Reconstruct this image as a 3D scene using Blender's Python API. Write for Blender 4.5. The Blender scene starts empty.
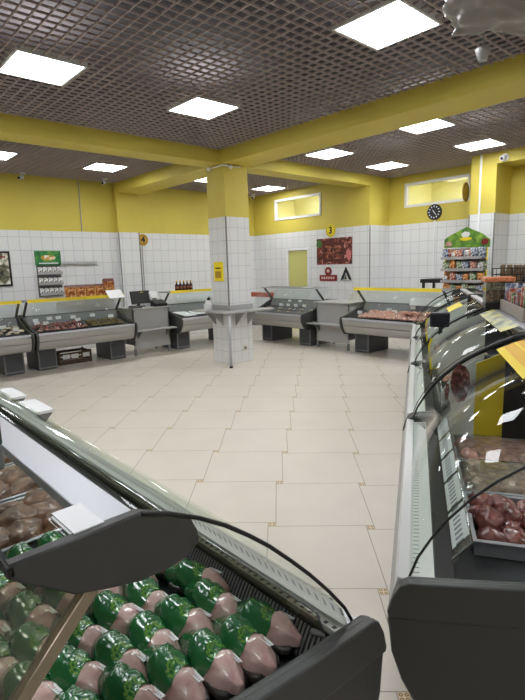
import bpy, bmesh, math, random
from mathutils import Vector, Matrix, noise
random.seed(7)
sc = bpy.context.scene
COL = sc.collection
PI = math.pi

# ------------------------------------------------------------------ materials
def lin(c):
    f = lambda v: v/12.92 if v <= .04045 else ((v+.055)/1.055)**2.4
    return tuple(f(x/255) for x in c)+(1,)
def base_mat(name, rgb, rough=.5, metal=0, spec=.5, bump=None, var=None, coat=0):
    """rgb: sRGB 0-255; var=(scale, amount) subtle mottling; bump=(scale, strength)"""
    m = bpy.data.materials.new(name); m.use_nodes = True
    nt = m.node_tree; b = nt.nodes['Principled BSDF']
    c = lin(rgb)
    b.inputs['Base Color'].default_value = c
    b.inputs['Roughness'].default_value = rough
    b.inputs['Metallic'].default_value = metal
    b.inputs['Specular IOR Level'].default_value = spec
    b.inputs['Coat Weight'].default_value = coat
    b.inputs['Coat Roughness'].default_value = .08
    tc = nt.nodes.new('ShaderNodeTexCoord')
    if var:
        n = nt.nodes.new('ShaderNodeTexNoise'); n.inputs['Scale'].default_value = var[0]; n.inputs['Detail'].default_value = 4
        nt.links.new(tc.outputs['Object'], n.inputs['Vector'])
        r = nt.nodes.new('ShaderNodeValToRGB')
        a = var[1]
        r.color_ramp.elements[0].position = .3; r.color_ramp.elements[1].position = .7
        r.color_ramp.elements[0].color = tuple(max(0, x*(1-a)) for x in c[:3])+(1,)
        r.color_ramp.elements[1].color = tuple(min(1, x*(1+a)) for x in c[:3])+(1,)
        if len(var) > 2: r.color_ramp.elements[1].color = lin(var[2])
        nt.links.new(n.outputs['Fac'], r.inputs['Fac']); nt.links.new(r.outputs['Color'], b.inputs['Base Color'])
    if bump:
        n = nt.nodes.new('ShaderNodeTexNoise'); n.inputs['Scale'].default_value = bump[0]; n.inputs['Detail'].default_value = 3
        nt.links.new(tc.outputs['Object'], n.inputs['Vector'])
        bp = nt.nodes.new('ShaderNodeBump'); bp.inputs['Strength'].default_value = bump[1]; bp.inputs['Distance'].default_value = .01
        nt.links.new(n.outputs['Fac'], bp.inputs['Height']); nt.links.new(bp.outputs['Normal'], b.inputs['Normal'])
    return m
def math_node(nt, op, a, b=None, c=None):
    n = nt.nodes.new('ShaderNodeMath'); n.operation = op
    for i, v in enumerate((a, b, c)):
        if v is None: continue
        if isinstance(v, (int, float)): n.inputs[i].default_value = v
        else: nt.links.new(v, n.inputs[i])
    return n.outputs[0]
def glass_mat(name, tint=(225,235,230), refl=1.0, rough=.0, haze=0):
    m = bpy.data.materials.new(name); m.use_nodes = True
    nt = m.node_tree; nt.nodes.clear()
    o = nt.nodes.new('ShaderNodeOutputMaterial')
    t = nt.nodes.new('ShaderNodeBsdfTransparent'); t.inputs['Color'].default_value = lin(tint)
    g = nt.nodes.new('ShaderNodeBsdfGlossy'); g.inputs['Roughness'].default_value = rough
    fr = nt.nodes.new('ShaderNodeFresnel'); fr.inputs['IOR'].default_value = 1.45
    mu = nt.nodes.new('ShaderNodeMath'); mu.operation = 'MULTIPLY'; mu.inputs[1].default_value = refl; mu.use_clamp = True
    mx = nt.nodes.new('ShaderNodeMixShader')
    L = nt.links
    ge = nt.nodes.new('ShaderNodeNewGeometry'); fb = math_node(nt, 'MULTIPLY', fr.outputs[0], math_node(nt, 'SUBTRACT', 1.0, ge.outputs['Backfacing']))
    L.new(fb, mu.inputs[0]); L.new(mu.outputs[0], mx.inputs[0]); L.new(g.outputs[0], mx.inputs[2])
    if haze:
        d = nt.nodes.new('ShaderNodeBsdfDiffuse'); d.inputs['Color'].default_value = lin((188,185,180))
        m2 = nt.nodes.new('ShaderNodeMixShader'); m2.inputs[0].default_value = haze
        L.new(t.outputs[0], m2.inputs[1]); L.new(d.outputs[0], m2.inputs[2]); L.new(m2.outputs[0], mx.inputs[1])
    else:
        L.new(t.outputs[0], mx.inputs[1])
    L.new(mx.outputs[0], o.inputs[0])
    return m
def emit_mat(name, rgb, s):
    m = bpy.data.materials.new(name); m.use_nodes = True
    nt = m.node_tree; nt.nodes.clear()
    o = nt.nodes.new('ShaderNodeOutputMaterial'); e = nt.nodes.new('ShaderNodeEmission')
    e.inputs[0].default_value = lin(rgb); e.inputs[1].default_value = s
    nt.links.new(e.outputs[0], o.inputs[0]); return m
def wall_tile_mat(name):
    m = base_mat(name, (226,229,232), .22)
    nt = m.node_tree; b = nt.nodes['Principled BSDF']
    uv = nt.nodes.new('ShaderNodeTexCoord')
    br = nt.nodes.new('ShaderNodeTexBrick'); br.offset = 0; br.squash = 1
    br.inputs['Scale'].default_value = 1; br.inputs['Brick Width'].default_value = .2; br.inputs['Row Height'].default_value = .25
    br.inputs['Mortar Size'].default_value = .0045; br.inputs['Mortar Smooth'].default_value = .3; br.inputs['Bias'].default_value = 0
    br.inputs['Color1'].default_value = lin((227,228,229)); br.inputs['Color2'].default_value = lin((223,225,226)); br.inputs['Mortar'].default_value = lin((186,188,192))
    nt.links.new(uv.outputs['UV'], br.inputs['Vector']); nt.links.new(br.outputs['Color'], b.inputs['Base Color'])
    return m
def decor_mat(name):
    m = base_mat(name, (225,212,186), .35)
    nt = m.node_tree; b = nt.nodes['Principled BSDF']; uv = nt.nodes.new('ShaderNodeTexCoord')
    v = nt.nodes.new('ShaderNodeVectorMath'); v.operation = 'SCALE'; v.inputs['Scale'].default_value = 2
    nt.links.new(uv.outputs['UV'], v.inputs[0])
    f = nt.nodes.new('ShaderNodeVectorMath'); f.operation = 'FRACTION'; nt.links.new(v.outputs[0], f.inputs[0])
    s = nt.nodes.new('ShaderNodeVectorMath'); s.operation = 'SUBTRACT'; s.inputs[1].default_value = (.5,.5,0); nt.links.new(f.outputs[0], s.inputs[0])
    l = nt.nodes.new('ShaderNodeVectorMath'); l.operation = 'LENGTH'; nt.links.new(s.outputs[0], l.inputs[0])
    d = math_node(nt, 'ABSOLUTE', math_node(nt, 'SUBTRACT', l.outputs['Value'], .27))
    k = math_node(nt, 'LESS_THAN', d, .11)
    mx = nt.nodes.new('ShaderNodeMix'); mx.data_type = 'RGBA'
    mx.inputs[6].default_value = lin((222,206,172)); mx.inputs[7].default_value = lin((150,112,52))
    nt.links.new(k, mx.inputs[0]); nt.links.new(mx.outputs[2], b.inputs['Base Color'])
    return m
def stripes_mat(name, c1, c2, axis, pitch, duty, rough=.5, rows=None, metal=0):
    """slots / marks repeated along an object axis; rows=(other axis, lo, hi) keeps them to a band"""
    m = base_mat(name, c1, rough, metal)
    nt = m.node_tree; b = nt.nodes['Principled BSDF']; tc = nt.nodes.new('ShaderNodeTexCoord')
    sp = nt.nodes.new('ShaderNodeSeparateXYZ'); nt.links.new(tc.outputs['Object'], sp.inputs[0])
    k = math_node(nt, 'LESS_THAN', math_node(nt, 'FRACT', math_node(nt, 'MULTIPLY', sp.outputs[axis], 1/pitch)), duty)
    if rows:
        for i, (ax, lo, hi) in enumerate(rows):
            w = math_node(nt, 'MULTIPLY', math_node(nt, 'GREATER_THAN', sp.outputs[ax], lo), math_node(nt, 'LESS_THAN', sp.outputs[ax], hi))
            tot = w if i == 0 else math_node(nt, 'MAXIMUM', tot, w)
        k = math_node(nt, 'MULTIPLY', k, tot)
    mx = nt.nodes.new('ShaderNodeMix'); mx.data_type = 'RGBA'
    mx.inputs[6].default_value = lin(c1); mx.inputs[7].default_value = lin(c2)
    nt.links.new(k, mx.inputs[0]); nt.links.new(mx.outputs[2], b.inputs['Base Color'])
    return m

M = {}
M['yellow'] = base_mat('yellow_paint', (210,193,84), .6, var=(1.5,.05), bump=(60,.06))
M['tile'] = wall_tile_mat('white_wall_tile')
M['white'] = base_mat('white_plastic', (232,233,235), .4)
M['grout'] = base_mat('floor_grout', (160,148,132), .8)
M['floor'] = base_mat('cream_floor_tile', (214,206,193), .34, var=(3,.03), spec=.45)
M['decor'] = decor_mat('decor_floor_tile')
M['grid'] = base_mat('ceiling_grid_metal', (186,172,168), .5)
M['plenum'] = base_mat('dark_plenum', (40,34,35), .9)
M['lamp'] = emit_mat('lamp_light', (250,252,255), 17)
M['lampframe'] = base_mat('lamp_frame', (225,225,222), .5)
M['grey'] = base_mat('light_grey_panel', (168,168,168), .4)
M['greyd'] = base_mat('mid_grey_panel', (120,121,122), .45)
M['fascia'] = base_mat('silver_fascia', (172,171,168), .38, metal=.25)
M['steel'] = base_mat('brushed_steel', (190,192,198), .4, metal=.6)
M['chrome'] = base_mat('chrome', (210,212,215), .12, metal=1)
M['dark'] = base_mat('charcoal_plastic', (58,59,58), .42, bump=(250,.04))
M['darker'] = base_mat('black_plastic', (26,26,27), .4)
M['base'] = base_mat('dark_grey_base', (72,74,80), .5)
M['deck'] = base_mat('dark_steel_deck', (82,84,86), .32, metal=.4)
M['bronze'] = base_mat('warm_metal_strut', (150,138,118), .3, metal=.7)
M['strip'] = stripes_mat('yellow_price_strip', (252,230,50), (226,198,66), 0, .037, .3, .45, rows=[(0,.25,.95)])
M['yellowp'] = base_mat('yellow_plastic', (248,224,40), .4)
M['glass'] = glass_mat('clear_glass', (250,252,251), .22)
M['glassnear'] = glass_mat('clear_front_glass', (249,252,250), .95)
M['pane'] = glass_mat('window_glass', (248,249,246), .6)
M['acrylic'] = glass_mat('clear_acrylic', (222,222,210), 1.0, .02, haze=.07)
M['film'] = glass_mat('plastic_film', (225,225,222), 1.5, .12, haze=.1)
M['greyfilm'] = glass_mat('grey_wrapping_film', (214,211,207), .5, .45, haze=.42)
M['greenglass'] = base_mat('green_glass_edge', (62,84,70), .2)
M['ledge'] = stripes_mat('white_slotted_ledge', (208,208,204), (128,132,136), 0, .024, .22, .35, rows=[(1,.040,.058),(1,.098,.112)])
M['ledgetwo'] = stripes_mat('white_slotted_ledge_two', (214,214,210), (62,68,74), 0, .026, .4, .3, rows=[(1,.018,.026),(1,.044,.056)])
M['slotpanel'] = stripes_mat('white_slotted_panel', (244,243,238), (150,153,155), 0, .026, .3, .35, rows=[(2,.828,.840),(2,.768,.795)])
def make_translucent(m):
    nt = m.node_tree; b = nt.nodes['Principled BSDF']; o = nt.nodes['Material Output']
    src = b.inputs['Base Color'].links[0].from_socket
    t = nt.nodes.new('ShaderNodeBsdfTranslucent'); tp = nt.nodes.new('ShaderNodeBsdfTransparent'); mx = nt.nodes.new('ShaderNodeMixShader'); mx.inputs[0].default_value = .6
    m2 = nt.nodes.new('ShaderNodeMixShader'); m2.inputs[0].default_value = .35
    nt.links.new(src, t.inputs['Color']); nt.links.new(b.outputs[0], mx.inputs[1]); nt.links.new(t.outputs[0], mx.inputs[2])
    nt.links.new(mx.outputs[0], m2.inputs[1]); nt.links.new(tp.outputs[0], m2.inputs[2]); nt.links.new(m2.outputs[0], o.inputs[0])
make_translucent(M['slotpanel'])
M['paper'] = base_mat('white_paper', (238,239,241), .7)
M['label'] = stripes_mat('price_label', (226,227,227), (150,152,156), 0, .006, .5, .6, rows=[(1,.005,.012)])
M['chicken'] = base_mat('raw_chicken', (206,160,154), .28, var=(30,.16,(216,192,182)), coat=.6, bump=(40,.3))
M['tray'] = base_mat('clear_dark_tray', (62,58,54), .3)
M['meat'] = base_mat('dark_red_meat', (118,52,50), .3, var=(22,.4,(172,112,104)), coat=.7, bump=(30,.4))
M['meatpink'] = base_mat('pink_meat', (196,128,112), .35, var=(25,.3,(225,180,165)), coat=.4, bump=(30,.3))
M['meatpale'] = base_mat('pale_meat', (190,160,140), .35, var=(25,.25,(225,205,185)), coat=.5, bump=(30,.3))
M['meatbrown'] = base_mat('brown_smoked_meat', (110,72,52), .4, var=(20,.35,(150,112,86)), coat=.4, bump=(30,.4))
M['black'] = base_mat('black', (20,20,21), .45)
M['crate'] = base_mat('brown_crate', (88,70,56), .6)
M['red'] = base_mat('dark_red_print', (128,30,28), .5)
M['orange'] = base_mat('orange_food', (204,124,84), .45, var=(60,.3))
M['fish'] = base_mat('dried_fish', (120,96,66), .6, var=(40,.3))
M['socket'] = base_mat('socket', (220,214,200), .5)

def green_wrap_mat():
    m = base_mat('green_wrap', (34,100,54), .18, var=(9,.22), coat=.8, bump=(45,.35))
    nt = m.node_tree; b = nt.nodes['Principled BSDF']; tc = nt.nodes.new('ShaderNodeTexCoord')
    v = nt.nodes.new('ShaderNodeVectorMath'); v.operation = 'SUBTRACT'; v.inputs[1].default_value = (.005,0,.05)
    nt.links.new(tc.outputs['Object'], v.inputs[0])
    l = nt.nodes.new('ShaderNodeVectorMath'); l.operation = 'LENGTH'; nt.links.new(v.outputs[0], l.inputs[0])
    d = math_node(nt, 'ABSOLUTE', math_node(nt, 'SUBTRACT', l.outputs['Value'], .022))
    w = nt.nodes.new('ShaderNodeTexNoise'); w.inputs['Scale'].default_value = 160; nt.links.new(tc.outputs['Object'], w.inputs['Vector'])
    k = math_node(nt, 'MULTIPLY', math_node(nt, 'LESS_THAN', d, .006), math_node(nt, 'GREATER_THAN', w.outputs['Fac'], .47))
    old = b.inputs['Base Color'].links[0].from_socket
    mx = nt.nodes.new('ShaderNodeMix'); mx.data_type = 'RGBA'; mx.inputs[7].default_value = lin((104,150,62))
    nt.links.new(old, mx.inputs[6]); nt.links.new(k, mx.inputs[0]); nt.links.new(mx.outputs[2], b.inputs['Base Color'])
    return m
M['green'] = green_wrap_mat()
def mottled(name, stops, scale, rough=.5, detail=3, dist=0.):
    m = base_mat(name, (128,128,128), rough)
    nt = m.node_tree; b = nt.nodes['Principled BSDF']; tc = nt.nodes.new('ShaderNodeTexCoord')
    n = nt.nodes.new('ShaderNodeTexNoise'); n.inputs['Scale'].default_value = scale; n.inputs['Detail'].default_value = detail
    n.inputs['Distortion'].default_value = dist
    r = nt.nodes.new('ShaderNodeValToRGB'); r.color_ramp.interpolation = 'LINEAR'
    el = r.color_ramp.elements
    while len(el) < len(stops): el.new(.5)
    for e, (p, c) in zip(el, stops): e.position = p; e.color = lin(c)
    nt.links.new(tc.outputs['Object'], n.inputs['Vector']); nt.links.new(n.outputs['Fac'], r.inputs['Fac']); nt.links.new(r.outputs['Color'], b.inputs['Base Color'])
    return m
M['posterfood'] = mottled('poster_meat_print', [(.3,(40,18,16)),(.47,(84,28,24)),(.56,(140,60,48)),(.72,(206,160,144))], 9, .4, 4, 1.5)
M['posterdish'] = mottled('poster_dish_print', [(.32,(30,34,30)),(.45,(120,120,96)),(.52,(214,208,190)),(.65,(240,240,238))], 7, .4, 3, 1)
M['headergreen'] = mottled('green_header_print', [(.3,(52,96,40)),(.5,(96,146,50)),(.7,(150,186,70))], 9, .45, 3, .5)
M['headerdeep'] = mottled('deep_green_header_print', [(.3,(24,92,52)),(.5,(44,128,66)),(.72,(120,170,70))], 8, .45, 3, .5)
M['snackbrown'] = mottled('snack_box_print', [(.3,(70,30,18)),(.45,(176,92,44)),(.6,(226,168,100)),(.7,(240,220,190))], 22, .4, 3, .5)
M['packwhite'] = mottled('white_packet_print', [(.35,(60,64,66)),(.47,(180,180,178)),(.6,(240,240,240))], 28, .35)
M['packred'] = mottled('red_packet_print', [(.35,(110,36,30)),(.5,(190,104,84)),(.65,(238,228,220))], 26, .35)
M['packblue'] = mottled('blue_packet_print', [(.35,(36,48,86)),(.5,(120,134,160)),(.65,(236,238,240))], 26, .35)
M['packgreen'] = mottled('green_packet_print', [(.35,(40,70,40)),(.5,(128,150,110)),(.65,(236,236,224))], 26, .35)
M['mag'] = mottled('magazine_print', [(.3,(30,40,46)),(.45,(120,120,116)),(.55,(176,70,52)),(.68,(226,224,214))], 20, .4)
M['sheet'] = stripes_mat('yellow_price_sheet', (238,210,60), (214,140,40), 0, .03, .55, .6, rows=[(1,.03,.075),(1,.085,.12)])
M['grid_paper'] = base_mat('grey_board', (222,224,218), .45)

# ------------------------------------------------------------------ mesh builder
class MB:
    def __init__(s): s.bm = bmesh.new(); s.uv = s.bm.loops.layers.uv.new('UVMap')
    def face(s, pts, mi=0, uvs=None, smooth=False):
        vs = [s.bm.verts.new(p) for p in pts]
        f = s.bm.faces.new(vs); f.material_index = mi; f.smooth = smooth
        if uvs:
            for l, u in zip(f.loops, uvs): l[s.uv].uv = u
        return s
    def box(s, a, b, mi=0, bev=0, seg=2):
        a, b = [min(x, y) for x, y in zip(a, b)], [max(x, y) for x, y in zip(a, b)]
        V = [s.bm.verts.new((x, y, z)) for z in (a[2], b[2]) for y in (a[1], b[1]) for x in (a[0], b[0])]
        fs = [s.bm.faces.new([V[i] for i in q]) for q in ((0,2,3,1),(4,5,7,6),(0,1,5,4),(1,3,7,5),(3,2,6,7),(2,0,4,6))]
        for f in fs: f.material_index = mi
        if bev:
            es = list({e for f in fs for e in f.edges})
            r = bmesh.ops.bevel(s.bm, geom=es, offset=bev, segments=seg, affect='EDGES', profile=.5)
            for f in r['faces']: f.material_index = mi
        return s
    def prism(s, poly, axis, lo, hi, mi=0, bev=0, seg=2):
        """poly: 2D outline; axis 0: (y,z) outline extruded along x; 1: (x,z) along y; 2: (x,y) along z"""
        def P(p, t):
            return (t, p[0], p[1]) if axis == 0 else (p[0], t, p[1]) if axis == 1 else (p[0], p[1], t)
        A = [s.bm.verts.new(P(p, lo)) for p in poly]; B = [s.bm.verts.new(P(p, hi)) for p in poly]
        n = len(poly); fs = []
        fs.append(s.bm.faces.new(A)); fs.append(s.bm.faces.new(B[::-1]))
        for i in range(n): fs.append(s.bm.faces.new((A[i], B[i], B[(i+1) % n], A[(i+1) % n])))
        for f in fs: f.material_index = mi
        bmesh.ops.recalc_face_normals(s.bm, faces=fs)
        if bev:
            es = list({e for f in fs[:2] for e in f.edges})
            r = bmesh.ops.bevel(s.bm, geom=es, offset=bev, segments=seg, affect='EDGES', profile=.5)
            for f in r['faces']: f.material_index = mi; f.smooth = True
        return s
    def ribbon(s, prof, lo, hi, th, mi=0, smooth=True):
        """sheet with thickness following (y,z) profile, extruded along x"""
        n = len(prof); off = []
        for i in range(n):
            a = Vector(prof[max(0, i-1)]); b = Vector(prof[min(n-1, i+1)]); t = (b-a).normalized()
            off.append((prof[i][0]+t[1]*th, prof[i][1]-t[0]*th))
        out = list(prof)+off[::-1]
        A = [s.bm.verts.new((lo, *p)) for p in out]; B = [s.bm.verts.new((hi, *p)) for p in out]
        m = len(out); fs = []
        for i in range(m):
            f = s.bm.faces.new((A[i], B[i], B[(i+1) % m], A[(i+1) % m])); f.smooth = smooth and i not in (n-1, m-1); fs.append(f)
        for i in range(n-1):
            fs.append(s.bm.faces.new((A[i], A[i+1], A[m-2-i], A[m-1-i]))); fs.append(s.bm.faces.new((B[i], B[m-1-i], B[m-2-i], B[i+1])))
        for f in fs: f.material_index = mi
        bmesh.ops.recalc_face_normals(s.bm, faces=fs)
        return s
    def tube(s, pts, r, seg=10, mi=0, cap=True):
        pts = [Vector(p) for p in pts]; rs = r if isinstance(r, (list, tuple)) else [r]*len(pts); rings = []
        up = None
        for i, p in enumerate(pts):
            t = (pts[min(i+1, len(pts)-1)]-pts[max(i-1, 0)]).normalized()
            if up is None:
                up = Vector((0,0,1)) if abs(t.z) < .9 else Vector((1,0,0))
            a = t.cross(up).normalized(); b = a.cross(t).normalized(); up = b
            rings.append([s.bm.verts.new(p+a*math.cos(k*2*PI/seg)*rs[i]+b*math.sin(k*2*PI/seg)*rs[i]) for k in range(seg)])
        fs = []
        for q, w in zip(rings, rings[1:]):
            for k in range(seg):
                f = s.bm.faces.new((q[k], q[(k+1) % seg], w[(k+1) % seg], w[k])); f.smooth = True; fs.append(f)
        if cap: fs.append(s.bm.faces.new(rings[0][::-1])); fs.append(s.bm.faces.new(rings[-1]))
        for f in fs: f.material_index = mi
        bmesh.ops.recalc_face_normals(s.bm, faces=fs)
        return s
    def lathe(s, prof, c=(0,0,0), seg=20, mi=0):
        rings = []
        for r, z in prof: rings.append([s.bm.verts.new((c[0]+r*math.cos(k*2*PI/seg), c[1]+r*math.sin(k*2*PI/seg), c[2]+z)) for k in range(seg)])
        fs = []
        for q, w in zip(rings, rings[1:]):
            for k in range(seg):
                f = s.bm.faces.new((q[k], q[(k+1) % seg], w[(k+1) % seg], w[k])); f.smooth = True; fs.append(f)
        fs.append(s.bm.faces.new(rings[0][::-1])); fs.append(s.bm.faces.new(rings[-1]))
        for f in fs: f.material_index = mi
        bmesh.ops.recalc_face_normals(s.bm, faces=fs)
        return s
    def lump(s, c, r, seed=0, amp=.18, sub=3, flat=True, mi=0, freq=1.6):
        g = bmesh.ops.create_icosphere(s.bm, subdivisions=sub, radius=1)
        for v in g['verts']:
            d = v.co.copy(); k = 1+amp*noise.noise(d*freq+Vector((seed*7.3, seed*3.1, 0)))+amp*.4*noise.noise(d*freq*2.7+Vector((0, seed*5.7, 2)))
            p = Vector((d.x*r[0]*k, d.y*r[1]*k, d.z*r[2]*k))
            if flat: p.z = max(p.z, -.55*r[2]) + .55*r[2]
            v.co = p+Vector(c)
        for f in {f for v in g['verts'] for f in v.link_faces}: f.smooth = True; f.material_index = mi
        return s
    def build(s, name, mats, parent=None, loc=None, rot=None):
        me = bpy.data.meshes.new(name); s.bm.to_mesh(me); s.bm.free()
        for m in (mats if isinstance(mats, (list, tuple)) else [mats]): me.materials.append(M[m] if isinstance(m, str) else m)
        o = bpy.data.objects.new(name, me); COL.objects.link(o)
        if parent is not None: o.parent = parent
        if loc is not None: o.location = loc
        if rot is not None: o.rotation_euler = rot
        return o
def tag(o, label, cat, group=None, kind=None):
    o['label'] = label; o['category'] = cat
    if group: o['group'] = group
    if kind: o['kind'] = kind
    return o
def thing(name, label, cat, loc=(0,0,0), rot=(0,0,0), group=None):
    o = bpy.data.objects.new(name, None); COL.objects.link(o); o.empty_display_size = .1
    o.location = loc; o.rotation_euler = rot
    return tag(o, label, cat, group)
def structure(o): o['kind'] = 'structure'; return o
def copy_tree(src, loc=None, rot=None, label=None, group=None, parent=None):
    c = src.copy(); COL.objects.link(c)
    if parent is not None: c.parent = parent
    for ch in list(src.children): copy_tree(ch, parent=c)
    if loc is not None: c.location = loc
    if rot is not None: c.rotation_euler = rot
    if label: c['label'] = label
    if group: c['group'] = group
    return c

# ------------------------------------------------------------------ camera (solved from the floor tiles and beams)
CAM = bpy.data.cameras.new('camera'); CO = bpy.data.objects.new('camera', CAM); COL.objects.link(CO)
F, PIT, YAW, ROL, H = 494.152, .168347, .837129, -.0289032, 1.585
cp, sp = math.cos(PIT), math.sin(PIT); cr, sr = math.cos(ROL), math.sin(ROL)
fwd = Vector((0,cp,-sp)); up = Vector((0,sp,cp)); rt = Vector((1,0,0))
Rv = rt*cr+up*sr; Uv = -rt*sr+up*cr
Zr = Matrix.Rotation(YAW, 3, 'Z')
Rv, Uv, fwd = Zr @ Rv, Zr @ Uv, Zr @ fwd
CO.matrix_world = Matrix(((Rv.x, Uv.x, -fwd.x, 0), (Rv.y, Uv.y, -fwd.y, 0), (Rv.z, Uv.z, -fwd.z, H), (0,0,0,1)))
CAM.sensor_fit = 'HORIZONTAL'; CAM.sensor_width = 36; CAM.lens = F/525*36; CAM.clip_start = .02
sc.camera = CO

# ------------------------------------------------------------------ room shell
ZC, ZT, ZS = 3.36, 2.37, 3.165       # ceiling, top of the wall tiles, underside of beams
XL, YB, YC = -10.0, 8.85, 9.55      # wall with sign 4, wall with sign 3, wall with the clock
XR, YF = 4.0, -4.0
# floor: large cream tiles in a pinwheel with small decor tiles
def floor():
    b = MB(); a, d = .6, .048
    s = math.hypot(a, d); th = .72151; ang = th+math.atan2(d, a)
    eu = Vector((math.cos(ang), math.sin(ang), 0)); ev = Vector((-eu.y, eu.x, 0))
    l1 = eu*a-ev*d; l2 = eu*d+ev*a
    o = Vector((-.8493, 1.4214, 0)); g = .0022
    b.face([(XL,YF,-.004),(XR,YF,-.004),(XR,YC,-.004),(XL,YC,-.004)], 1)
    for i in range(-22, 23):
        for j in range(-22, 23):
            p = o+l1*i+l2*j
            if not (XL-.6 < p.x < XR+.6 and YF-.6 < p.y < YC+.9): continue
            for (u0, v0, w, mi) in ((-d/2, -d/2, d, 2), (d/2, -d/2, a, 0)):
                q = [p+eu*(u0+x)+ev*(v0+y) for x, y in ((g, g), (w-g, g), (w-g, w-g), (g, w-g))]
                b.face(q, mi, [(0,0),(1,0),(1,1),(0,1)])
    # sides
    b.box((XL,YF,-.05),(XR,YC,-.005),1)
    return structure(b.build('floor', ['floor','grout','decor']))
floor()
def wall(name, axis, c, t0, t1, th, holes=(), z1=3.39, tile_to=ZT):
    """axis 1: wall along x with its face at y=c; axis 0: wall along y with face at x=c; thickness th (signed) goes away from the room"""
    b = MB()
    ts = sorted({t0, t1, *[h[0] for h in holes], *[h[1] for h in holes]}); zs = sorted({0, tile_to, z1, *[h[2] for h in holes], *[h[3] for h in holes]})
    for i in range(len(ts)-1):
        for k in range(len(zs)-1):
            tm, zm = (ts[i]+ts[i+1])/2, (zs[k]+zs[k+1])/2
            if any(h[0] < tm < h[1] and h[2] < zm < h[3] for h in holes): continue
            mi = 0 if zm < tile_to else 1
            P = lambda t, z, o: (t, c+o, z) if axis == 1 else (c+o, t, z)
            T0, T1, Z0, Z1 = ts[i], ts[i+1], zs[k], zs[k+1]
            q = [(T0,Z0),(T1,Z0),(T1,Z1),(T0,Z1)]
            b.face([P(t,z,0) for t,z in q], mi, q); b.face([P(t,z,th) for t,z in q[::-1]], mi, q[::-1])
            for (p0, p1) in ((q[0],q[1]),(q[1],q[2]),(q[2],q[3]),(q[3],q[0])):
                b.face([P(*p0,0),P(*p0,th),P(*p1,th),P(*p1,0)], mi, [(p0[0]+.003,p0[1]),(p0[0]+abs(th),p0[1]),(p1[0]+abs(th),p1[1]),(p1[0]+.003,p1[1])])
    bmesh.ops.remove_doubles(b.bm, verts=b.bm.verts, dist=1e-5)
    seen = {}
    bad = []
    for f in b.bm.faces:       # inner faces between neighbouring cells
        key = tuple(sorted(v.index for v in f.verts))
    b.bm.verts.index_update()
    for f in b.bm.faces:
        key = tuple(sorted(v.index for v in f.verts))
        if key in seen: bad += [f, seen[key]]
        seen[key] = f
    if bad: bmesh.ops.delete(b.bm, geom=list(set(bad)), context='FACES')
    bmesh.ops.recalc_face_normals(b.bm, faces=b.bm.faces)
    return structure(b.build(name, ['tile','yellow']))
W3 = (-9.20,-7.68,2.69,3.19); D3 = (-8.82,-8.07,0,1.985); WC = (-5.96,-4.55,2.71,3.20)
wall('wall_left', 0, XL, YF, YC, -.12)
wall('wall_back', 1, YB, XL, -6.34, .12, [W3, D3])
wall('wall_jog', 0, -6.34, YB+.12, YC, -.12)
wall('wall_clock', 1, YC, -6.46, -4.0, .12, [WC])
wall('wall_pier', 1, 8.8, -4.19, -3.75, .75)
wall('wall_niche', 1, 9.42, -3.75, XR, .12)
wall('wall_niche_step', 1, 9.3, -3.30, -2.4, .115)
structure(MB().box((-3.749,8.8,3.17),(XR,9.419,3.39)).build('trim_niche_lintel', 'yellow'))
wall('wall_right', 0, XR, YF, 9.42, .12)
wall('wall_front', 1, YF, XL, XR, -.12)
wall('wall_pilaster', 0, -9.86, 4.93, 5.40, -.135)
# thin trims where walls meet (grey tile edges)
for i, (x, y) in enumerate(((-9.855,4.93),(-6.338,8.848),(-4.19,8.798),(-3.75,8.798),(-9.855,5.40))):
    structure(MB().box((x-.008,y-.008,0),(x+.008,y+.008,ZT)).build('trim_%d' % (i+1), 'greyd'))
# pillar with two tiled faces, clad edges
CX0, CX1, CY0, CY1 = -6.76, -6.30, 4.98, 5.46
b = MB()
for z0, z1, mi in ((0,ZT,0),(ZT,ZS,1)):
    for (p, q) in (((CX0,CY0),(CX1,CY0)),((CX1,CY0),(CX1,CY1)),((CX1,CY1),(CX0,CY1)),((CX0,CY1),(CX0,CY0))):
        L = math.hypot(q[0]-p[0], q[1]-p[1])
        b.face([(p[0],p[1],z0),(q[0],q[1],z0),(q[0],q[1],z1),(p[0],p[1],z1)], mi, [(0.1,z0*1.25),(L*1.3+.1,z0*1.25),(L*1.3+.1,z1*1.25),(.1,z1*1.25)])
b.face([(CX0,CY0,ZS),(CX1,CY0,ZS),(CX1,CY1,ZS),(CX0,CY1,ZS)],1); b.face([(CX0,CY0,0),(CX0,CY1,0),(CX1,CY1,0),(CX1,CY0,0)],0)
structure(b.build('pillar', ['tile','yellow']))
structure(MB().box((CX1-.012,CY0-.006,0),(CX1+.006,CY0+.012,ZT)).build('trim_pillar_edge', 'greyd'))
b = MB()
for (a0, a1) in (((CX0-.02,CY0-.012,.86),(CX1+.012,CY0,.97)),((CX1,CY0-.012,.86),(CX1+.012,CY1+.02,.97))): b.box(a0, a1, bev=.003)
structure(b.build('trim_pillar_band', 'grey'))
# beams crossing over the pillar
BX0, BX1, BY0, BY1 = -6.74, -6.34, 4.95, 5.50
structure(MB().box((XL,BY0,ZS),(XR,BY1,ZC+.02)).build('beam', 'yellow'))
structure(MB().box((BX0,YF,ZS+.001),(BX1,BY0-.001,ZC+.02)).build('beam', 'yellow'))
structure(MB().box((BX0,BY1+.001,ZS+.001),(BX1,YB,ZC+.02)).build('beam', 'yellow'))
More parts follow.
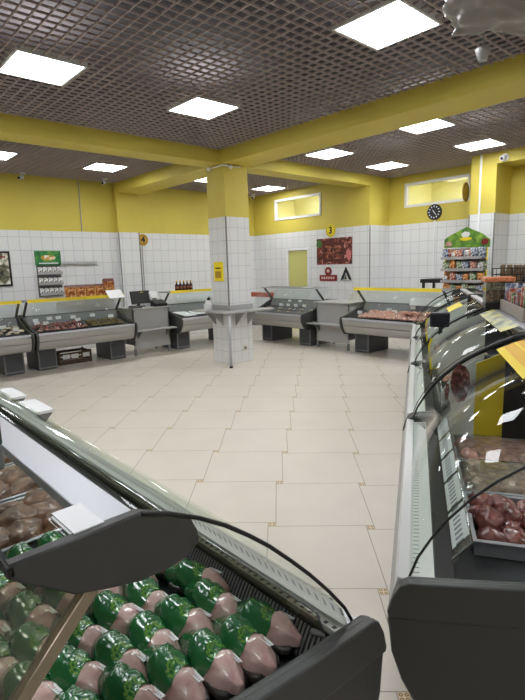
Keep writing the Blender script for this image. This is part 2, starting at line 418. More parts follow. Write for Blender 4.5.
# open-cell ceiling
LAMPS = []
def ceiling():
    b = MB(); p = .1; t = .0085; hgt = .018
    n0 = round((XR-XL)/p); n1 = round((YC-YF)/p)
    for i in range(1, n0):
        x = XL+i*p
        b.box((x-t/2,YF,ZC),(x+t/2,YC,ZC+hgt))
    for j in range(1, n1):
        y = YF+j*p
        b.box((XL,y-t/2,ZC+.0007),(XR,y+t/2,ZC+hgt-.001))
    return structure(b.build('ceiling', 'grid'))
ceiling()
structure(MB().box((XL-.1,YF-.1,3.75),(XR+.1,YC+.1,3.85)).build('ceiling_slab', 'plenum'))
# duct-like dark runs above the grid
# ------------------------------------------------------------------ ceiling lamps
def lamp_proto():
    r = thing('ceiling_light', 'lit square ceiling panel', 'ceiling light', group='square ceiling light panels')
    b = MB(); s = .2975
    for a, c in (((-s,-s),(s,-s+.022)),((-s,s-.022),(s,s)),((-s,-s+.022),(-s+.022,s-.022)),((s-.022,-s+.022),(s,s-.022))):
        b.box((a[0],a[1],-.008),(c[0],c[1],.05))
    b.build('frame', 'lampframe', r)
    MB().box((-s+.022,-s+.022,-.003),(s-.022,s-.022,.04)).build('diffuser', 'lamp', r)
    return r
LP = lamp_proto()
lamps = [(-4.78,1.77,'large square ceiling light at the upper left, nearest to that photo edge'),
 (-4.83,3.56,'square ceiling light near the pillar, on the camera side of both yellow beams'),
 (-2.38,3.52,'largest square ceiling light, top right beside the plastic-wrapped ceiling unit'),
 (-8.5,2.29,'ceiling light behind the left beam, cut by the left photo edge'),
 (-8.5,4.09,'ceiling light behind the left beam, above the left wall camera'),
 (-5.52,6.57,'ceiling light just behind the right beam, closest to the pillar'),
 (-3.67,6.32,'ceiling light behind the right beam, larger one at the right'),
 (-3.72,8.07,'ceiling light right in front of the yellow pier and niche'),
 (-5.55,8.27,'ceiling light in front of the clock wall window'),
 (-8.72,8.2,'ceiling light in the far corner, above the number 3 wall window'),
 (-8.5,6.25,'ceiling light partly hidden by the pillar top')]
for i, (x, y, lb) in enumerate(lamps):
    o = LP if i == 0 else copy_tree(LP, label=lb)
    o['label'] = lb; o.location = (x, y, ZC)
for x, y in ((-2.38,1.75),(-2.38,-.1),(-4.8,-.1),(.1,3.5),(.1,-.1),(-8.5,.3),(2.4,3.5),(2.4,.9),(-1.2,7.2),(1.2,6.6)):
    copy_tree(LP, (x, y, ZC), label='lit square ceiling panel outside the picture, behind or beside the camera', group='ceiling lights out of the picture')
# windows to the rooms behind
def window(name, x0, x1, z0, z1, y, fr=.05):
    b = MB()
    b.box((x0,y-.02,z0),(x1,y+.06,z0+fr)); b.box((x0,y-.02,z1-fr),(x1,y+.06,z1))
    b.box((x0,y-.02,z0+fr),(x0+fr,y+.06,z1-fr)); b.box((x1-fr,y-.02,z0+fr),(x1,y+.06,z1-fr))
    o = structure(b.build(name, 'white'))
    MB().box((x0+fr,y+.02,z0+fr),(x1-fr,y+.026,z1-fr)).build('pane', 'pane', o)
    return o
window('window_1', *W3[:2], *W3[2:], YB)
window('window_2', *WC[:2], *WC[2:], YC)
dr = structure(MB().box((D3[0],YB-.015,0),(D3[0]+.05,YB+.06,D3[3])).box((D3[1]-.05,YB-.015,0),(D3[1],YB+.06,D3[3])).box((D3[0]+.05,YB-.015,D3[3]-.05),(D3[1]-.05,YB+.06,D3[3])).build('door_1','white'))
MB().box((D3[0]+.05,YB+.03,.01),(D3[1]-.05,YB+.05,D3[3]-.05)).build('door_panel', base_mat('frosted_yellow_panel', (206,204,122), .25), dr)
MB().tube([(D3[0]+.09,YB+.0,1.0),(D3[0]+.09,YB-.03,1.0),(D3[0]+.2,YB-.03,1.0)], .009).build('door_handle', 'chrome', dr)
# lit back rooms seen through the high windows
def back_room(i, x0, x1, y0, y1, lx, ly):
    b = MB()
    b.box((x0,y1,0),(x1,y1+.05,3.5)); b.box((x0-.05,y0,0),(x0,y1,3.5)); b.box((x1,y0,0),(x1+.05,y1,3.5)); b.box((x0,y0,3.5),(x1,y1,3.55)); b.box((x0,y0,-.05),(x1,y1,0))
    structure(b.build('wall_store_%d' % i, base_mat('pale_yellow_paint_%d' % i, (246,242,196), .6)))
    for k in range(4-i): copy_tree(LP, (lx+k*.66, ly-.1, 3.44), label='ceiling light of the back room seen through the high window %s' % ('above the door' if i == 1 else 'beside the clock'), group='back room ceiling lights')
back_room(1, -9.9, -6.5, YB+.125, 10.3, -8.6, 9.6)
back_room(2, -6.28, -3.2, YC+.125, 11.2, -4.9, 10.35)

# ------------------------------------------------------------------ counters
FAR = dict(fascia=[(.0,.62),(-.012,.60),(-.008,.56),(.0,.518),(.018,.512),(.018,.506),(.005,.50),(.03,.44),(.06,.39),(.10,.365)],
           bump=[(-.022,.612),(.05,.612),(.05,.638),(-.014,.645)],
           deck=[(.06,.625),(.30,.66),(.60,.74)], riser=[(.60,.74),(.66,.86)], back=[(.68,.86),(.76,1.11)],
           cheek=[(-.02,.655),(-.045,.60),(-.035,.51),(.02,.41),(.08,.345),(.2,.335),(1.0,.335),(1.0,.84),(.70,.90),(.62,.86),(.30,.715),(.05,.665)],
           glass=[(.02,.648),(.05,.72),(.10,.83),(.17,.94),(.24,1.03),(.32,1.10)],
           top=(.34,.78,1.115,1.14), strut=[(.42,1.12),(.66,.88)], z0=.365)
NEAR = dict(fascia=[(.0,.70),(-.02,.66),(-.025,.60),(-.01,.53),(.005,.52),(.0,.51),(.03,.42),(.08,.35),(.14,.31)],
           bump=[(-.008,.695),(.035,.705),(.035,.728),(.0,.735)],
           deck=[(.165,.62),(1.0,.62)], riser=[(1.0,.62),(1.02,.84)], back=None,
           cheek=[(.03,.748),(.008,.735),(-.01,.70),(-.022,.63),(-.012,.53),(.015,.45),(.06,.37),(.14,.30),(.3,.28),(1.08,.28),(1.08,.86),(.70,.83),(.47,.80),(.25,.772)],
           glass=[(.03,.735),(.052,.80),(.085,.86),(.125,.92),(.18,.985),(.24,1.04),(.31,1.09),(.40,1.14),(.50,1.185),(.585,1.213)],
           top=(.592,.78,1.203,1.211), z0=.29)
NEAR['rail'] = (.155,.705,.205,.770); NEAR['led'] = .098; NEAR['r0'] = .17
NEAR_L = dict(NEAR); NEAR_L['rail'] = (.066,.703,.090,.770); NEAR_L['led'] = .061; NEAR_L['r0'] = .05
NEAR_L['deck'] = [(.112,.62),(1.0,.62)]; NEAR_L['top'] = (.547,.735,1.203,1.211); NEAR_L['sh'] = -.045
NEAR_L['glass'] = [(.018,.738),(.048,.79),(.101,.857),(.165,.930),(.22,.987),(.279,1.045),(.330,1.089),(.385,1.132),(.44,1.167),(.50,1.198),(.545,1.214)]; NEAR_L['cheek'] = [(p[0]-(.034 if p[0] < .1 else 0),p[1]) for p in NEAR['cheek']]
def counter(label, loc, rz, L, P, strip=True, trim=.005, group=None, pale=False, end_plates=True):
    near = 'rail' in P
    r = thing('display_counter', label, 'display counter', loc, (0,0,rz), group)
    # body: curved fascia shell closed at the back
    f = P['fascia']; dk = P['deck']; z0 = P['z0']
    b = MB(); b.prism(f+[(1.0,z0),(1.0,z0+.03),(.16,z0+.03)]+[(p[0]+.02,p[1]) for p in f[::-1]], 0, 0, L)
    b.build('front_panel', 'fascia', r)
    b = MB(); b.prism(P['bump'], 0, 0, L, bev=.004); b.build('bumper', M['steel'] if not near else base_mat('pale_bumper', (212,212,212), .3, metal=.1), r)
    b = MB()
    b.ribbon(dk, .002, L-.002, .012, smooth=False)
    b.build('display_deck', 'deck', r)
    b = MB(); b.ribbon(P['riser'], .002, L-.002, .012, smooth=False); b.box((.002,1.02,z0+.03),(L-.002,1.05,P['riser'][1][1])); b.box((.002,P['riser'][1][0],P['riser'][1][1]-.0),(L-.002,1.06,P['riser'][1][1]+.02))
    b.build('rear_wall', 'greyd' if not near else 'deck', r)
    for k in (0, 1):
        x0, x1 = (-.042, -.001) if k == 0 else (L+.001, L+.042)
        ep = MB().prism(P['cheek'], 0, x0, x1, bev=.008 if not near else .012, seg=3).build('end_panel', 'dark', r)
        if near:
            lip = [p for p in P['cheek'] if p[1] > .62]
            c_ = -.034 if 'sh' in P else 0
            lip = [(-.020+c_,.640)]+[(.03+c_,.750),(.008+c_,.737),(-.012+c_,.70),(-.024+c_,.655)][::-1]+[(.25,.775),(.47,.803),(.70,.833),(1.085,.863),(1.085,.75),(.47,.69)]
            MB().prism(lip, 0, *((x0-.006, x0+.02) if k == 0 else (x1-.02, x1+.006)), bev=.006, seg=3).build('panel_lip', 'dark', ep)
    # legs: two plinth boxes with pale corner edges
    for x0 in (.06, L-.34):
        b = MB(); b.box((x0,.30,.0),(x0+.28,.92,z0-.0)); b.box((x0-.006,.292,0),(x0+.012,.31,z0-.0),1); b.box((x0+.268,.292,0),(x0+.286,.31,z0-.0),1)
        b.box((x0+.01,.294,.03),(x0+.27,.30,.05),1)
        b.build('plinth', ['base','greyd'], r)
    # curved front glass with a dark edge at both ends
    g = P['glass']
    if near:
        gl = MB().ribbon(g, .0, L, .006).build('front_glass', 'glassnear', r)
        for k, x in enumerate((.002, L-.002)):
            MB().tube([(x, p[0], p[1]) for p in g], trim if isinstance(trim, float) else trim[k] if not isinstance(trim[k], list) else [trim[k][0]+(trim[k][1]-trim[k][0])*i_/(len(g)-1) for i_ in range(len(g))], 8).build('glass_edge', 'black', gl)
    else:
        gl = MB().ribbon(g, .0, L, .006).build('front_glass', 'glass', r)
    t = P['top']
    if near:
        MB().box((.02,t[0]+.062,t[2]),(L-.02,t[1],t[3])).build('top_glass', 'glass', r)
        b = MB(); b.box((.024,t[0],t[2]-.012),(L-.024,t[0]+.0615,t[3]+.002),bev=.003); b.build('top_trim', 'steel', r)
        MB().box((0,t[1]-.006,t[2]-.006),(L,t[1]+.002,t[3])).build('top_glass_edge', 'black', r)
        plate = [(.50,1.172),(.54,1.194),(.59,1.217),(.778,1.214),(.782,1.195),(.70,1.132),(.655,1.118),(.60,1.104),(.555,1.102),(.505,1.108),(.485,1.128),(.488,1.147)]
        sh = P.get('sh', 0); plate = [(p[0]+sh,p[1]) for p in plate]
        for k in (0, 1):
            if not end_plates: continue
            x0, x1 = (.0, .022) if k == 0 else (L-.022, L)
            MB().prism(plate, 0, x0, x1, bev=.004).build('end_plate', 'dark', r)
            x0, x1 = (.004, .024) if k == 0 else (L-.024, L-.004)
            MB().prism([(p[0]+sh,p[1]) for p in ((.665,1.118),(.681,1.131),(1.018,.777),(1.004,.763))], 0, x0, x1, bev=.002).build('strut', 'bronze', r)
            x0 = .012 if k == 0 else L-.012
            if not pale:
                MB().prism([(p[0]+sh,p[1]) for p in ((.690,1.128),(.715,1.165),(.755,1.185),(.80,1.182),(.87,1.15),(.94,1.08),(.99,.98),(1.01,.86),(1.006,.80))], 0, x0-.002, x0+.002).build('end_glass', 'acrylic', r)
        # slotted white ledge, ribbed vent, clear rail
        e = P['led']
        a0 = .012 if 'sh' in P else .036
        b = MB(); b.prism([(a0,.70),(a0,.716),(e,.722),(e,.706)], 0, 0, L); b.build('ledge', 'ledgetwo' if 'sh' in P else 'ledge', r)
        if 'sh' in P: MB().ribbon([(.026,.722),(.056,.79),(.082,.825),(.106,.852)], .003, L-.003, .004).build('slotted_panel', 'slotpanel', r)
        vw = .047 if 'sh' in P else .064
        b = MB()
        b.prism([(e+.001,.60),(e+.001,.700),(e+.008,.70),(e+vw-.002,.64),(e+vw-.002,.60)], 0, .002, L-.002)
        for i in range(int(L/.0125)):
            x = .004+i*.0125
            b.prism([(e+.009,.702),(e+vw,.642),(e+vw,.632),(e+.009,.692)], 0, x, x+.006, 1)
        b.build('air_vent', ['darker','greyd'], r)
        ru, rz0, tu, tz = P['rail']; xa, xb = .05, L-.05
        if pale: xb = L-P['r0']
        else: xa = P['r0']
        ra = MB().prism([(ru,rz0),(tu,tz),(tu+.003,tz-.002),(ru+.003,rz0-.002)], 0, xa, xb).build('price_rail', 'acrylic', r)
        MB().tube([(xa,tu,tz+.002),(xb,tu,tz+.002)], .0032).build('rail_edge', 'chrome', ra)
        xe = xb if pale else xa; sg = 1 if pale else -1
        MB().tube([(xe,tu,tz),(xe,ru,rz0)], .003).tube([(xe+.004*sg,ru,rz0-.004),(xe-.03*sg,ru+.012,rz0-.004)], .0075).build('rail_clip', 'greyd', ra)
    else:
        ts = MB().box((.0,t[0]+.03,t[2]+.008),(L,t[1]-.03,t[3]-.006)).build('top_shelf', 'glass', r)
        MB().box((-.02,t[0],t[2]),(L+.02,t[0]+.03,t[3]),bev=.003).box((-.02,t[1]-.03,t[2]),(L+.02,t[1],t[3]),bev=.003).box((-.02,t[0]+.03,t[2]+.001),(-.0,t[1]-.03,t[3]-.001)).box((L,t[0]+.03,t[2]+.001),(L+.02,t[1]-.03,t[3]-.001)).build('shelf_frame', 'grey', ts)
        if strip:
            MB().box((-.01,t[0]-.012,t[2]-.006),(L+.01,t[0]-.001,t[3]+.02)).build('price_strip', 'strip', r)
            MB().box((-.01,t[0],t[3]+.0),(L+.01,t[0]+.06,t[3]+.004)).build('strip_top', 'yellowp', r)
        MB().ribbon(P['back'], 0, L, .012, smooth=False).build('back_panel', base_mat('pale_back_panel', (206,208,210), .3), r)
        for x in (-.01, L-.018):
            MB().prism([(.40,1.125),(.44,1.125),(.68,.875),(.64,.87)], 0, x, x+.028).build('strut', 'dark', r)
    return r
def W(r, x, y, z):
    return Matrix.Translation(r.location) @ r.rotation_euler.to_matrix().to_4x4() @ Vector((x, y, z))

# far wall rows
R90 = PI/2
L1 = counter('grey meat counter with yellow top strip, cut by the left photo edge', (-8.0,.70,0), R90, 1.72, FAR)
L2 = counter('grey meat counter with yellow strip below the snack boxes and green wall rack', (-8.0,2.53,0), R90, 1.64, FAR)
L3 = counter('grey counter with white papers on it, half hidden behind the pillar', (-8.0,5.17,0), R90, 1.6, FAR)
C1 = counter('grey counter without yellow strip, right of the pillar in front of the yellow door', (-7.96,6.85,0), 0, 1.5, FAR, strip=False)
C2 = counter('grey counter with yellow strip and a heap of pink meat, below the red meat poster', (-5.5,6.88,0), 0, 1.66, FAR)
# cash desks between the counters
def desk(label, loc, rz, w):
    r = thing('cash_desk', label, 'desk', loc, (0,0,rz))
    MB().box((0,.0,.86),(w,.62,.885),bev=.004).build('desk_top', 'grey', r)
    MB().box((.03,.05,.13),(w-.03,.07,.86)).box((.03,.05,.2),(.05,.58,.86)).box((w-.05,.05,.2),(w-.03,.58,.86)).build('body', 'grey', r)
    s = MB().box((-.03,-.17,.47),(w+.0,.05,.49),bev=.003).build('bag_shelf', 'grey', r)
    for x in (.10, w-.12): MB().prism([(.05,.47),(-.12,.47),(.05,.32)], 0, x, x+.015).build('bracket', 'greyd', s)
    for x in (.03, w-.07):
        for y in (.05, .54): MB().box((x,y,0),(x+.035,y+.035,.2 if y > .1 else .131)).build('leg', 'greyd', r)
    return r
DK1 = desk('grey cash desk with black till screen on it, against the left wall', (-8.22,4.26,0), R90, .82)
DK2 = desk('empty grey cash desk between the two counters under the meat poster', (-6.38,7.10,0), 0, .84)
# near counters
NL = counter('large glass counter full of green chicken packs at the lower left', (-.655,.875,0), PI, 3.6, NEAR_L, trim=(.0042,.004))
RA = math.radians(30.6); dv = Vector((-math.sin(RA), math.cos(RA), 0)); nv = Vector((math.cos(RA), math.sin(RA), 0)); R0 = Vector((-.655,1.046,0))
RZ = math.atan2(-dv.y, -dv.x)
def right_unit(label, s0, s1, **k):
    return counter(label, R0+dv*s1, RZ, s1-s0, NEAR, **k)
NA = right_unit('glass meat counter at the lower right with dark rounded end panel', .045, 1.50, trim=([.003,.017],.0036), pale=True)
NB = right_unit('second glass counter in the right row, behind the big one', 1.60, 3.02, trim=([.003,.010],.002), pale=True)
NC = right_unit('third glass counter in the right row with yellow square sticker on top', 3.12, 4.54, trim=([.003,.010],.002), pale=True)
ND = right_unit('farthest glass counter in the right row, next to the wall counter', 4.64, 5.9, trim=([.003,.010],.002), pale=True)

# ------------------------------------------------------------------ chickens
def chicken_proto():
    r = thing('chicken_pack', 'chicken', 'chicken pack', group='green wrapped chicken packs')
    MB().prism([(-.078,-.036),(-.06,-.045),(.07,-.045),(.085,-.034),(.085,.034),(.07,.045),(-.06,.045),(-.078,.036)], 2, 0, .018, bev=.005).build('tray', 'tray', r)
    def shell(k, lo, hi, mat, name, n=26, m=18, off=0):
        b = MB(); rows = []
        for i in range(n+1):
            t = i/n; x = lo+(hi-lo)*t; row = []
            q = (x+.104)/.207                       # 0 = wrapped tip, 1 = open end
            q = min(max(q, 0), 1)
            w = .0475*(math.sin(PI*min(1, .12+q*.88))**.55)*k*(.75+.25*min(1, q*2.5)); h = .057*(math.sin(PI*min(1, .16+.80*q))**.6)*k
            if q < .25: h *= .55+1.8*q; w *= .6+1.6*q
            h *= 1+.10*math.sin(q*9)
            for j in range(m+1):
                a = PI*j/m
                ca, sa = math.cos(a), math.sin(a)
                y = -w*math.copysign(abs(ca)**.75, ca); z = .012+h*abs(sa)**.8
                dn = noise.noise(Vector((x*30, y*30, z*30+off)))*.007+noise.noise(Vector((x*85, y*85, z*85)))*.0025
                row.append(b.bm.verts.new((x+(0 if 0 < i < n else 0)+(.012*math.sin(a*2) if (name == 'green_wrap' and i == n) else 0), y+dn, z+dn)))
            rows.append(row)
        for p, q2 in zip(rows, rows[1:]):
            for j in range(m):
                f = b.bm.faces.new((p[j], q2[j], q2[j+1], p[j+1])); f.smooth = True
        for row in (rows[0], rows[-1]):
            if name != 'green_wrap' or row is rows[0]: b.bm.faces.new(row)
        bmesh.ops.recalc_face_normals(b.bm, faces=b.bm.faces)
        return b.build(name, mat, r)
    shell(1.0, -.098, .10, 'chicken', 'chicken_meat')
    shell(1.045, -.106, .018, 'green', 'green_wrap')
    b = MB(); n = 8
    # label wrapped over the bare side
    P0 = [(.030,-.012),(.062,-.018),(.066,.014),(.034,.02)]
    for dz in (0,):
        lab = MB().box((0,0,0),(.038,.02,.001)).build('label', 'label', r, loc=(.030,.011,.0645), rot=(-.42,.16,.08))
    return r
CH = chicken_proto()
pos = {}
vis = [(-.835,.185,0,8),(-.805,.285,.05,-4),(-.84,.372,.0,6),(-.86,.463,.0,10),(-.89,.556,.02,-3),(-.97,.245,0,-8),(-.985,.335,0,4),(-.98,.425,0,0),(-.96,.512,0,10),(-.985,.60,0,-6),
       (-1.095,.238,0,5),(-1.12,.36,0,12),(-1.12,.455,0,-5),(-1.10,.57,0,4),(-1.15,.655,0,0)]
ordn = ['nearest the front glass','second','third','fourth','fifth','sixth','seventh']
cols = [[(-.850,.172),(-.832,.258),(-.850,.344),(-.870,.436),(-.885,.53),(-.90,.62)],
        [(-.998,.225),(-1.008,.318),(-1.003,.41),(-.995,.50),(-1.02,.592),(-1.04,.686)],
        [(-1.125,.190),(-1.145,.345),(-1.148,.44),(-1.13,.535),(-1.165,.63),(-1.18,.72)],
        [(-1.285,.21),(-1.29,.31),(-1.295,.41),(-1.31,.51),(-1.30,.605),(-1.33,.70)],
        [(-1.44,.23),(-1.432,.33),(-1.43,.43),(-1.45,.53),(-1.475,.63)],
        [(-1.59,.24),(-1.585,.34),(-1.58,.44),(-1.575,.54)]]
cname = ['column beside the end panel','second column','third column','fourth column','fifth column','column beside the brown meat']
first = True
rowname = ['nearest the front glass','second from the front glass','third from the front glass','fourth from the front glass','fifth from the front glass','last towards the service side']
for ci, c in enumerate(cols):
    for ri, (x, u) in enumerate(c):
        lb = 'green-wrapped chicken pack, %s, in the %s' % (rowname[ri], cname[ci])
        rot = (math.radians(random.uniform(-7,5)), math.radians(random.uniform(3,8)), math.radians(random.uniform(2,26)))
        z = .652+random.uniform(0,.008)
        o = CH if first else copy_tree(CH); first = False
        o.location = (x, .92-u, z); o.rotation_euler = rot; o['label'] = lb
# ------------------------------------------------------------------ meat pieces and trays
def meat_variants(prefix, mat, r, n=3):
    out = []
    for i in range(n):
        me = MB().lump((0,0,0), (r[0]*random.uniform(.85,1.15), r[1]*random.uniform(.85,1.15), r[2]*random.uniform(.85,1.15)), seed=random.random()*20, amp=.3, sub=3).build(prefix, mat)
        out.append(me)
    return out
class Pool:
    def __init__(s, name, mat, r, label, cat, group, n=3):
        s.src = meat_variants(name, mat, r, n); s.used = [False]*n; s.meta = (label, cat, group); s.k = 0
    def put(s, loc, rot, label=None):
        i = s.k % len(s.src); s.k += 1
        if not s.used[i]: o = s.src[i]; s.used[i] = True
        else: o = s.src[i].copy(); COL.objects.link(o)
        o.location = loc; o.rotation_euler = rot
        tag(o, label or s.meta[0], s.meta[1], s.meta[2]); return o
def tray_mesh(w, d, h, name='food_tray', mat='steel', parent=None):
    b = MB(); t = .006
    b.box((0,0,0),(w,d,t)); b.box((0,0,t),(t,d,h)); b.box((w-t,0,t),(w,d,h)); b.box((t,0,t),(w-t,t,h)); b.box((t,d-t,t),(w-t,d,h))
    b.box((-.012,-.012,h-.003),(w+.012,0,h)); b.box((-.012,d,h-.003),(w+.012,d+.012,h)); b.box((-.012,0,h-.003),(0,d,h)); b.box((w,0,h-.003),(w+.012,d,h))
    return b.build(name, mat, parent)
def place(o, r, x, y, z, drz=0):
    o.location = W(r, x, y, z); o.rotation_euler = (0,0,r.rotation_euler.z+drz); return o
# right near counter: local x runs towards the near end (x = L), L = 1.455
LA = 1.455
A_trays = [(LA-.70,.235,.35,.42,'meat','steel tray of dark red meat cuts nearest the near end of the right counter','big dark red meat cut in the nearest right tray'),
           (LA-1.045,.235,.315,.42,'meatpale','second steel tray in the right counter, with pale meat under film','pale pink cut in the second right tray'),
           (LA-1.385,.235,.315,.42,'meatpink','third steel tray in the right counter, pink meat under film','pink meat cut in the third right tray')]
for (x, y, w, d, mat, lb, lb2) in A_trays:
    tr = tray_mesh(w, d, .055); place(tr, NA, x, y, .624); tag(tr, lb, 'tray')
    near = mat == 'meat'
    P = Pool('meat_piece', mat, (.062,.05,.04) if near else (.058,.05,.034), lb2, 'meat', lb2.replace('big ','')+'s', 4)
    nx, ny = (4, 5) if near else (4, 6)
    for i in range(nx):
        for j in range(ny):
            px = x+.055+(w-.11)*i/(nx-1)+random.uniform(-.012,.012); py = y+.055+(d-.11)*j/(ny-1)+random.uniform(-.01,.01)
            P.put(W(NA, px, py, .633+random.uniform(0,.02)), (random.uniform(-.2,.2), random.uniform(-.2,.2), random.uniform(0,6)))
    if not near:       # cling film over the tray
        b = MB(); n = 16; V = [[None]*(n+1) for _ in range(n+1)]
        for i in range(n+1):
            for j in range(n+1):
                V[i][j] = b.bm.verts.new((w*i/n, d*j/n, .062+.028*math.sin(PI*i/n)**.5*math.sin(PI*j/n)**.5+.012*noise.noise(Vector((i*.7,j*.7,x*9)))))
        for i in range(n):
            for j in range(n):
                f = b.bm.faces.new((V[i][j],V[i+1][j],V[i+1][j+1],V[i][j+1])); f.smooth = True
        fo = b.build('cling_film', 'film', tr)
# further units of the right row
for U, nm, mat in ((NB,'second','meatpink'),(NC,'third','meatpale')):
    P = Pool('meat_piece', mat, (.07,.055,.04), 'meat cut lying in the %s counter of the right row' % nm, 'meat', 'meat in the %s right counter' % nm, 3)
    for i in range(7):
        for j in range(3): P.put(W(U, .12+.2*i, .32+.17*j, .625), (0,0,random.uniform(0,6)))
# divider boards between units of the right row
def board(name, label, U, x, polys):
    r = thing(name, label, 'board', W(U, x, 0, 0), (0,0,U.rotation_euler.z))
    return r
bd = thing('divider_board', 'grey divider board with yellow panel and meat picture inside the right counter', 'board', W(NA, .03, 0, 0), (0,0,NA.rotation_euler.z))
MB().prism([(.175,.635),(.170,.90),(.225,.995),(.30,1.06),(.335,1.085),(.335,.635)], 0, 0, .008).build('grey_panel', 'grid_paper', bd)
MB().prism([(.336,.635),(.336,1.06),(.47,1.125),(.47,.635)], 0, -.002, .01).build('yellow_panel', base_mat('mustard_panel', (222,196,40), .35), bd)
MB().prism([(.471,.635),(.471,1.12),(.60,1.15),(.60,.635)], 0, 0, .008).build('dark_panel', 'darker', bd)
b = MB()
def blob(cx, cz, rx, rz, n=18, sd=0):
    return [(cx+rx*math.cos(2*PI*i/n)*(1+.35*noise.noise(Vector((math.cos(2*PI*i/n)*2+sd, math.sin(2*PI*i/n)*2, sd)))), cz+rz*math.sin(2*PI*i/n)*(1+.3*noise.noise(Vector((math.cos(2*PI*i/n)*2, sd, math.sin(2*PI*i/n)*2))))) for i in range(n)]
b.prism(blob(.262,.955,.048,.10,sd=3), 0, .008, .010); b.prism(blob(.198,.905,.012,.045,sd=5), 0, .008, .010)
b.build('meat_picture', mottled('meat_picture_print', [(.3,(62,26,24)),(.5,(116,56,50)),(.7,(196,150,140))], 40, .5), bd)
for U, lb in ((NB,'pale divider board with yellow edge inside the second right counter'),(NC,'pale divider board with yellow edge inside the third right counter')):
    bd2 = thing('divider_board', lb, 'board', W(U, .05, 0, 0), (0,0,U.rotation_euler.z))
    MB().prism([(.175,.635),(.150,.90),(.17,.96),(.30,1.06),(.42,1.125),(.56,1.18),(.56,.635)], 0, 0, .006).build('grey_panel', 'grid_paper', bd2)
    MB().prism([(.160,.66),(.135,.90),(.155,.965),(.168,.96),(.150,.90),(.175,.66)], 0, -.004, .012).build('yellow_edge', 'yellowp', bd2)
# labels on the clear rail of the right counter
for i in range(5):
    o = MB().box((0,-.0014,.004),(.22,0,.078)).build('price_label', stripes_mat('rail_label_%d' % i, (206,208,208), (120,124,130), 0, .03, .5, .6, rows=[(2,.022,.055)]))
    o.location = W(NA, LA-.44-.245*i, .1545, .705); o.rotation_euler = (-math.atan2(.05,.065),0,NA.rotation_euler.z); tag(o, 'white price label on the clear rail of the right counter, %s' % ['nearest to the camera','second from the near end','third from the near end','fourth from the near end','farthest from the camera'][i], 'price label', 'rail price labels')
# left near counter: paper on top glass, brown meat further along
pp = MB()
for i in range(2): pp.box((-.004*i,.003*i,.0035*i),(.085-.004*i,.046+.003*i,.0035*i+.002), 0)
o = pp.build('paper_stack', 'paper'); o.location = (-.748,.226,1.2125); o.rotation_euler = (0,0,.02); tag(o, 'small stack of white paper slips on the top glass of the chicken counter', 'paper')
P = Pool('meat_piece', 'meatbrown', (.085,.065,.045), 'brownish meat piece behind the chicken packs in the left counter', 'meat', 'brown meat in the left counter', 4)
tx = -1.70
for k in range(3):
    tr = tray_mesh(.36,.62,.05); tr.location = (-2.07-.40*k,.92-.90,.632); tag(tr, 'steel tray of brownish meat in the left counter, %s' % ['next to the chicken packs','second from the chicken packs','farthest from the chicken packs'][k], 'tray', 'brown meat trays')
    for i in range(3):
        for j in range(5): P.put((-2.01-.40*k+.11*i+random.uniform(-.01,.01), .09+.12*j, .640), (0,0,random.uniform(0,6)))
sc_ = thing('shop_scale', 'green-grey scale standing on the left glass counter at the photo edge', 'scale', (-1.106,.163,1.2125))
MB().box((-.10,-.09,0),(.10,.07,.05),bev=.006).build('base', 'greyd', sc_)
MB().box((-.10,.04,.05),(.10,.07,.20),bev=.004).build('display', 'greenglass', sc_)
# pale boxes at the counter corner
for x0, x1, w_ in ((2.44,2.80,.10),(2.95,3.30,.095)):
    MB().prism([(-.027,.725),(-.05-w_,.728),(-.05-w_,.742),(-.027,.745)], 0, x0, x1).prism([(-.027,.724),(-.05-w_+.01,.722),(-.027,.60)], 0, x0+.002, x0+.012, 1).prism([(-.027,.724),(-.05-w_+.01,.722),(-.027,.60)], 0, x1-.012, x1-.002, 1).build('bag_shelf', ['white','greyd'], NL)
# ------------------------------------------------------------------ far counter contents
TAG = None
def price_tags(U, spots, where):
    global TAG
    for i, (x, y, z) in enumerate(spots):
        if TAG is None:
            TAG = MB().prism([(0,0),(.02,.0),(.016,.055),(.008,.055)], 0, -.045, .045).build('price_tag', 'paper'); o = TAG
        else: o = TAG.copy(); COL.objects.link(o)
        place(o, U, x, y, z); tag(o, 'white price tag standing in the %s' % where, 'price tag', 'price tags in the %s' % where)
def deckz(u):
    return .625+(u-.06)*.146 if u < .3 else .66+(u-.3)*.267
def fill(U, L, mat, r, n, where, seed, rows=(.16,.26,.36,.46), x0=.08, x1=None, label=None):
    random.seed(seed)
    P = Pool('meat_piece', mat, r, label or 'meat piece lying in the %s' % where, 'meat', 'meat in the %s' % where, 3)
    x1 = x1 or L-.08
    for j, u in enumerate(rows):
        for i in range(n):
            x = x0+(x1-x0)*(i+.5*(j % 2))/(n-.5)
            P.put(W(U, x+random.uniform(-.02,.02), u+random.uniform(-.015,.015), deckz(u)+.016), (0,0,random.uniform(0,6)))
wL1, wL2, wL3, wC1, wC2 = 'counter cut by the left photo edge', 'left wall counter under the snack boxes', 'counter behind the pillar', 'counter in front of the yellow door', 'counter under the red meat poster'
fill(L1, 1.72, 'meatpale', (.06,.045,.022), 12, wL1, 3)
fill(L2, 1.64, 'meat', (.055,.04,.02), 9, wL2, 4, x0=.08, x1=.85)
P = Pool('food_portion', mottled('green_salad', [(.3,(70,66,40)),(.5,(120,104,62)),(.7,(160,140,96))], 30, .5), (.055,.045,.02), 'olive coloured food portion in the %s' % wL2, 'food', 'food portions in the %s' % wL2, 3)
for i in range(6):
    for u in (.2,.32,.44): P.put(W(L2, .98+.1*i, u, deckz(u)+.016), (0,0,random.uniform(0,6)))
fill(C2, 1.66, 'meatpink', (.06,.045,.035), 14, wC2, 6, rows=(.14,.21,.28,.36,.44), x0=.30)
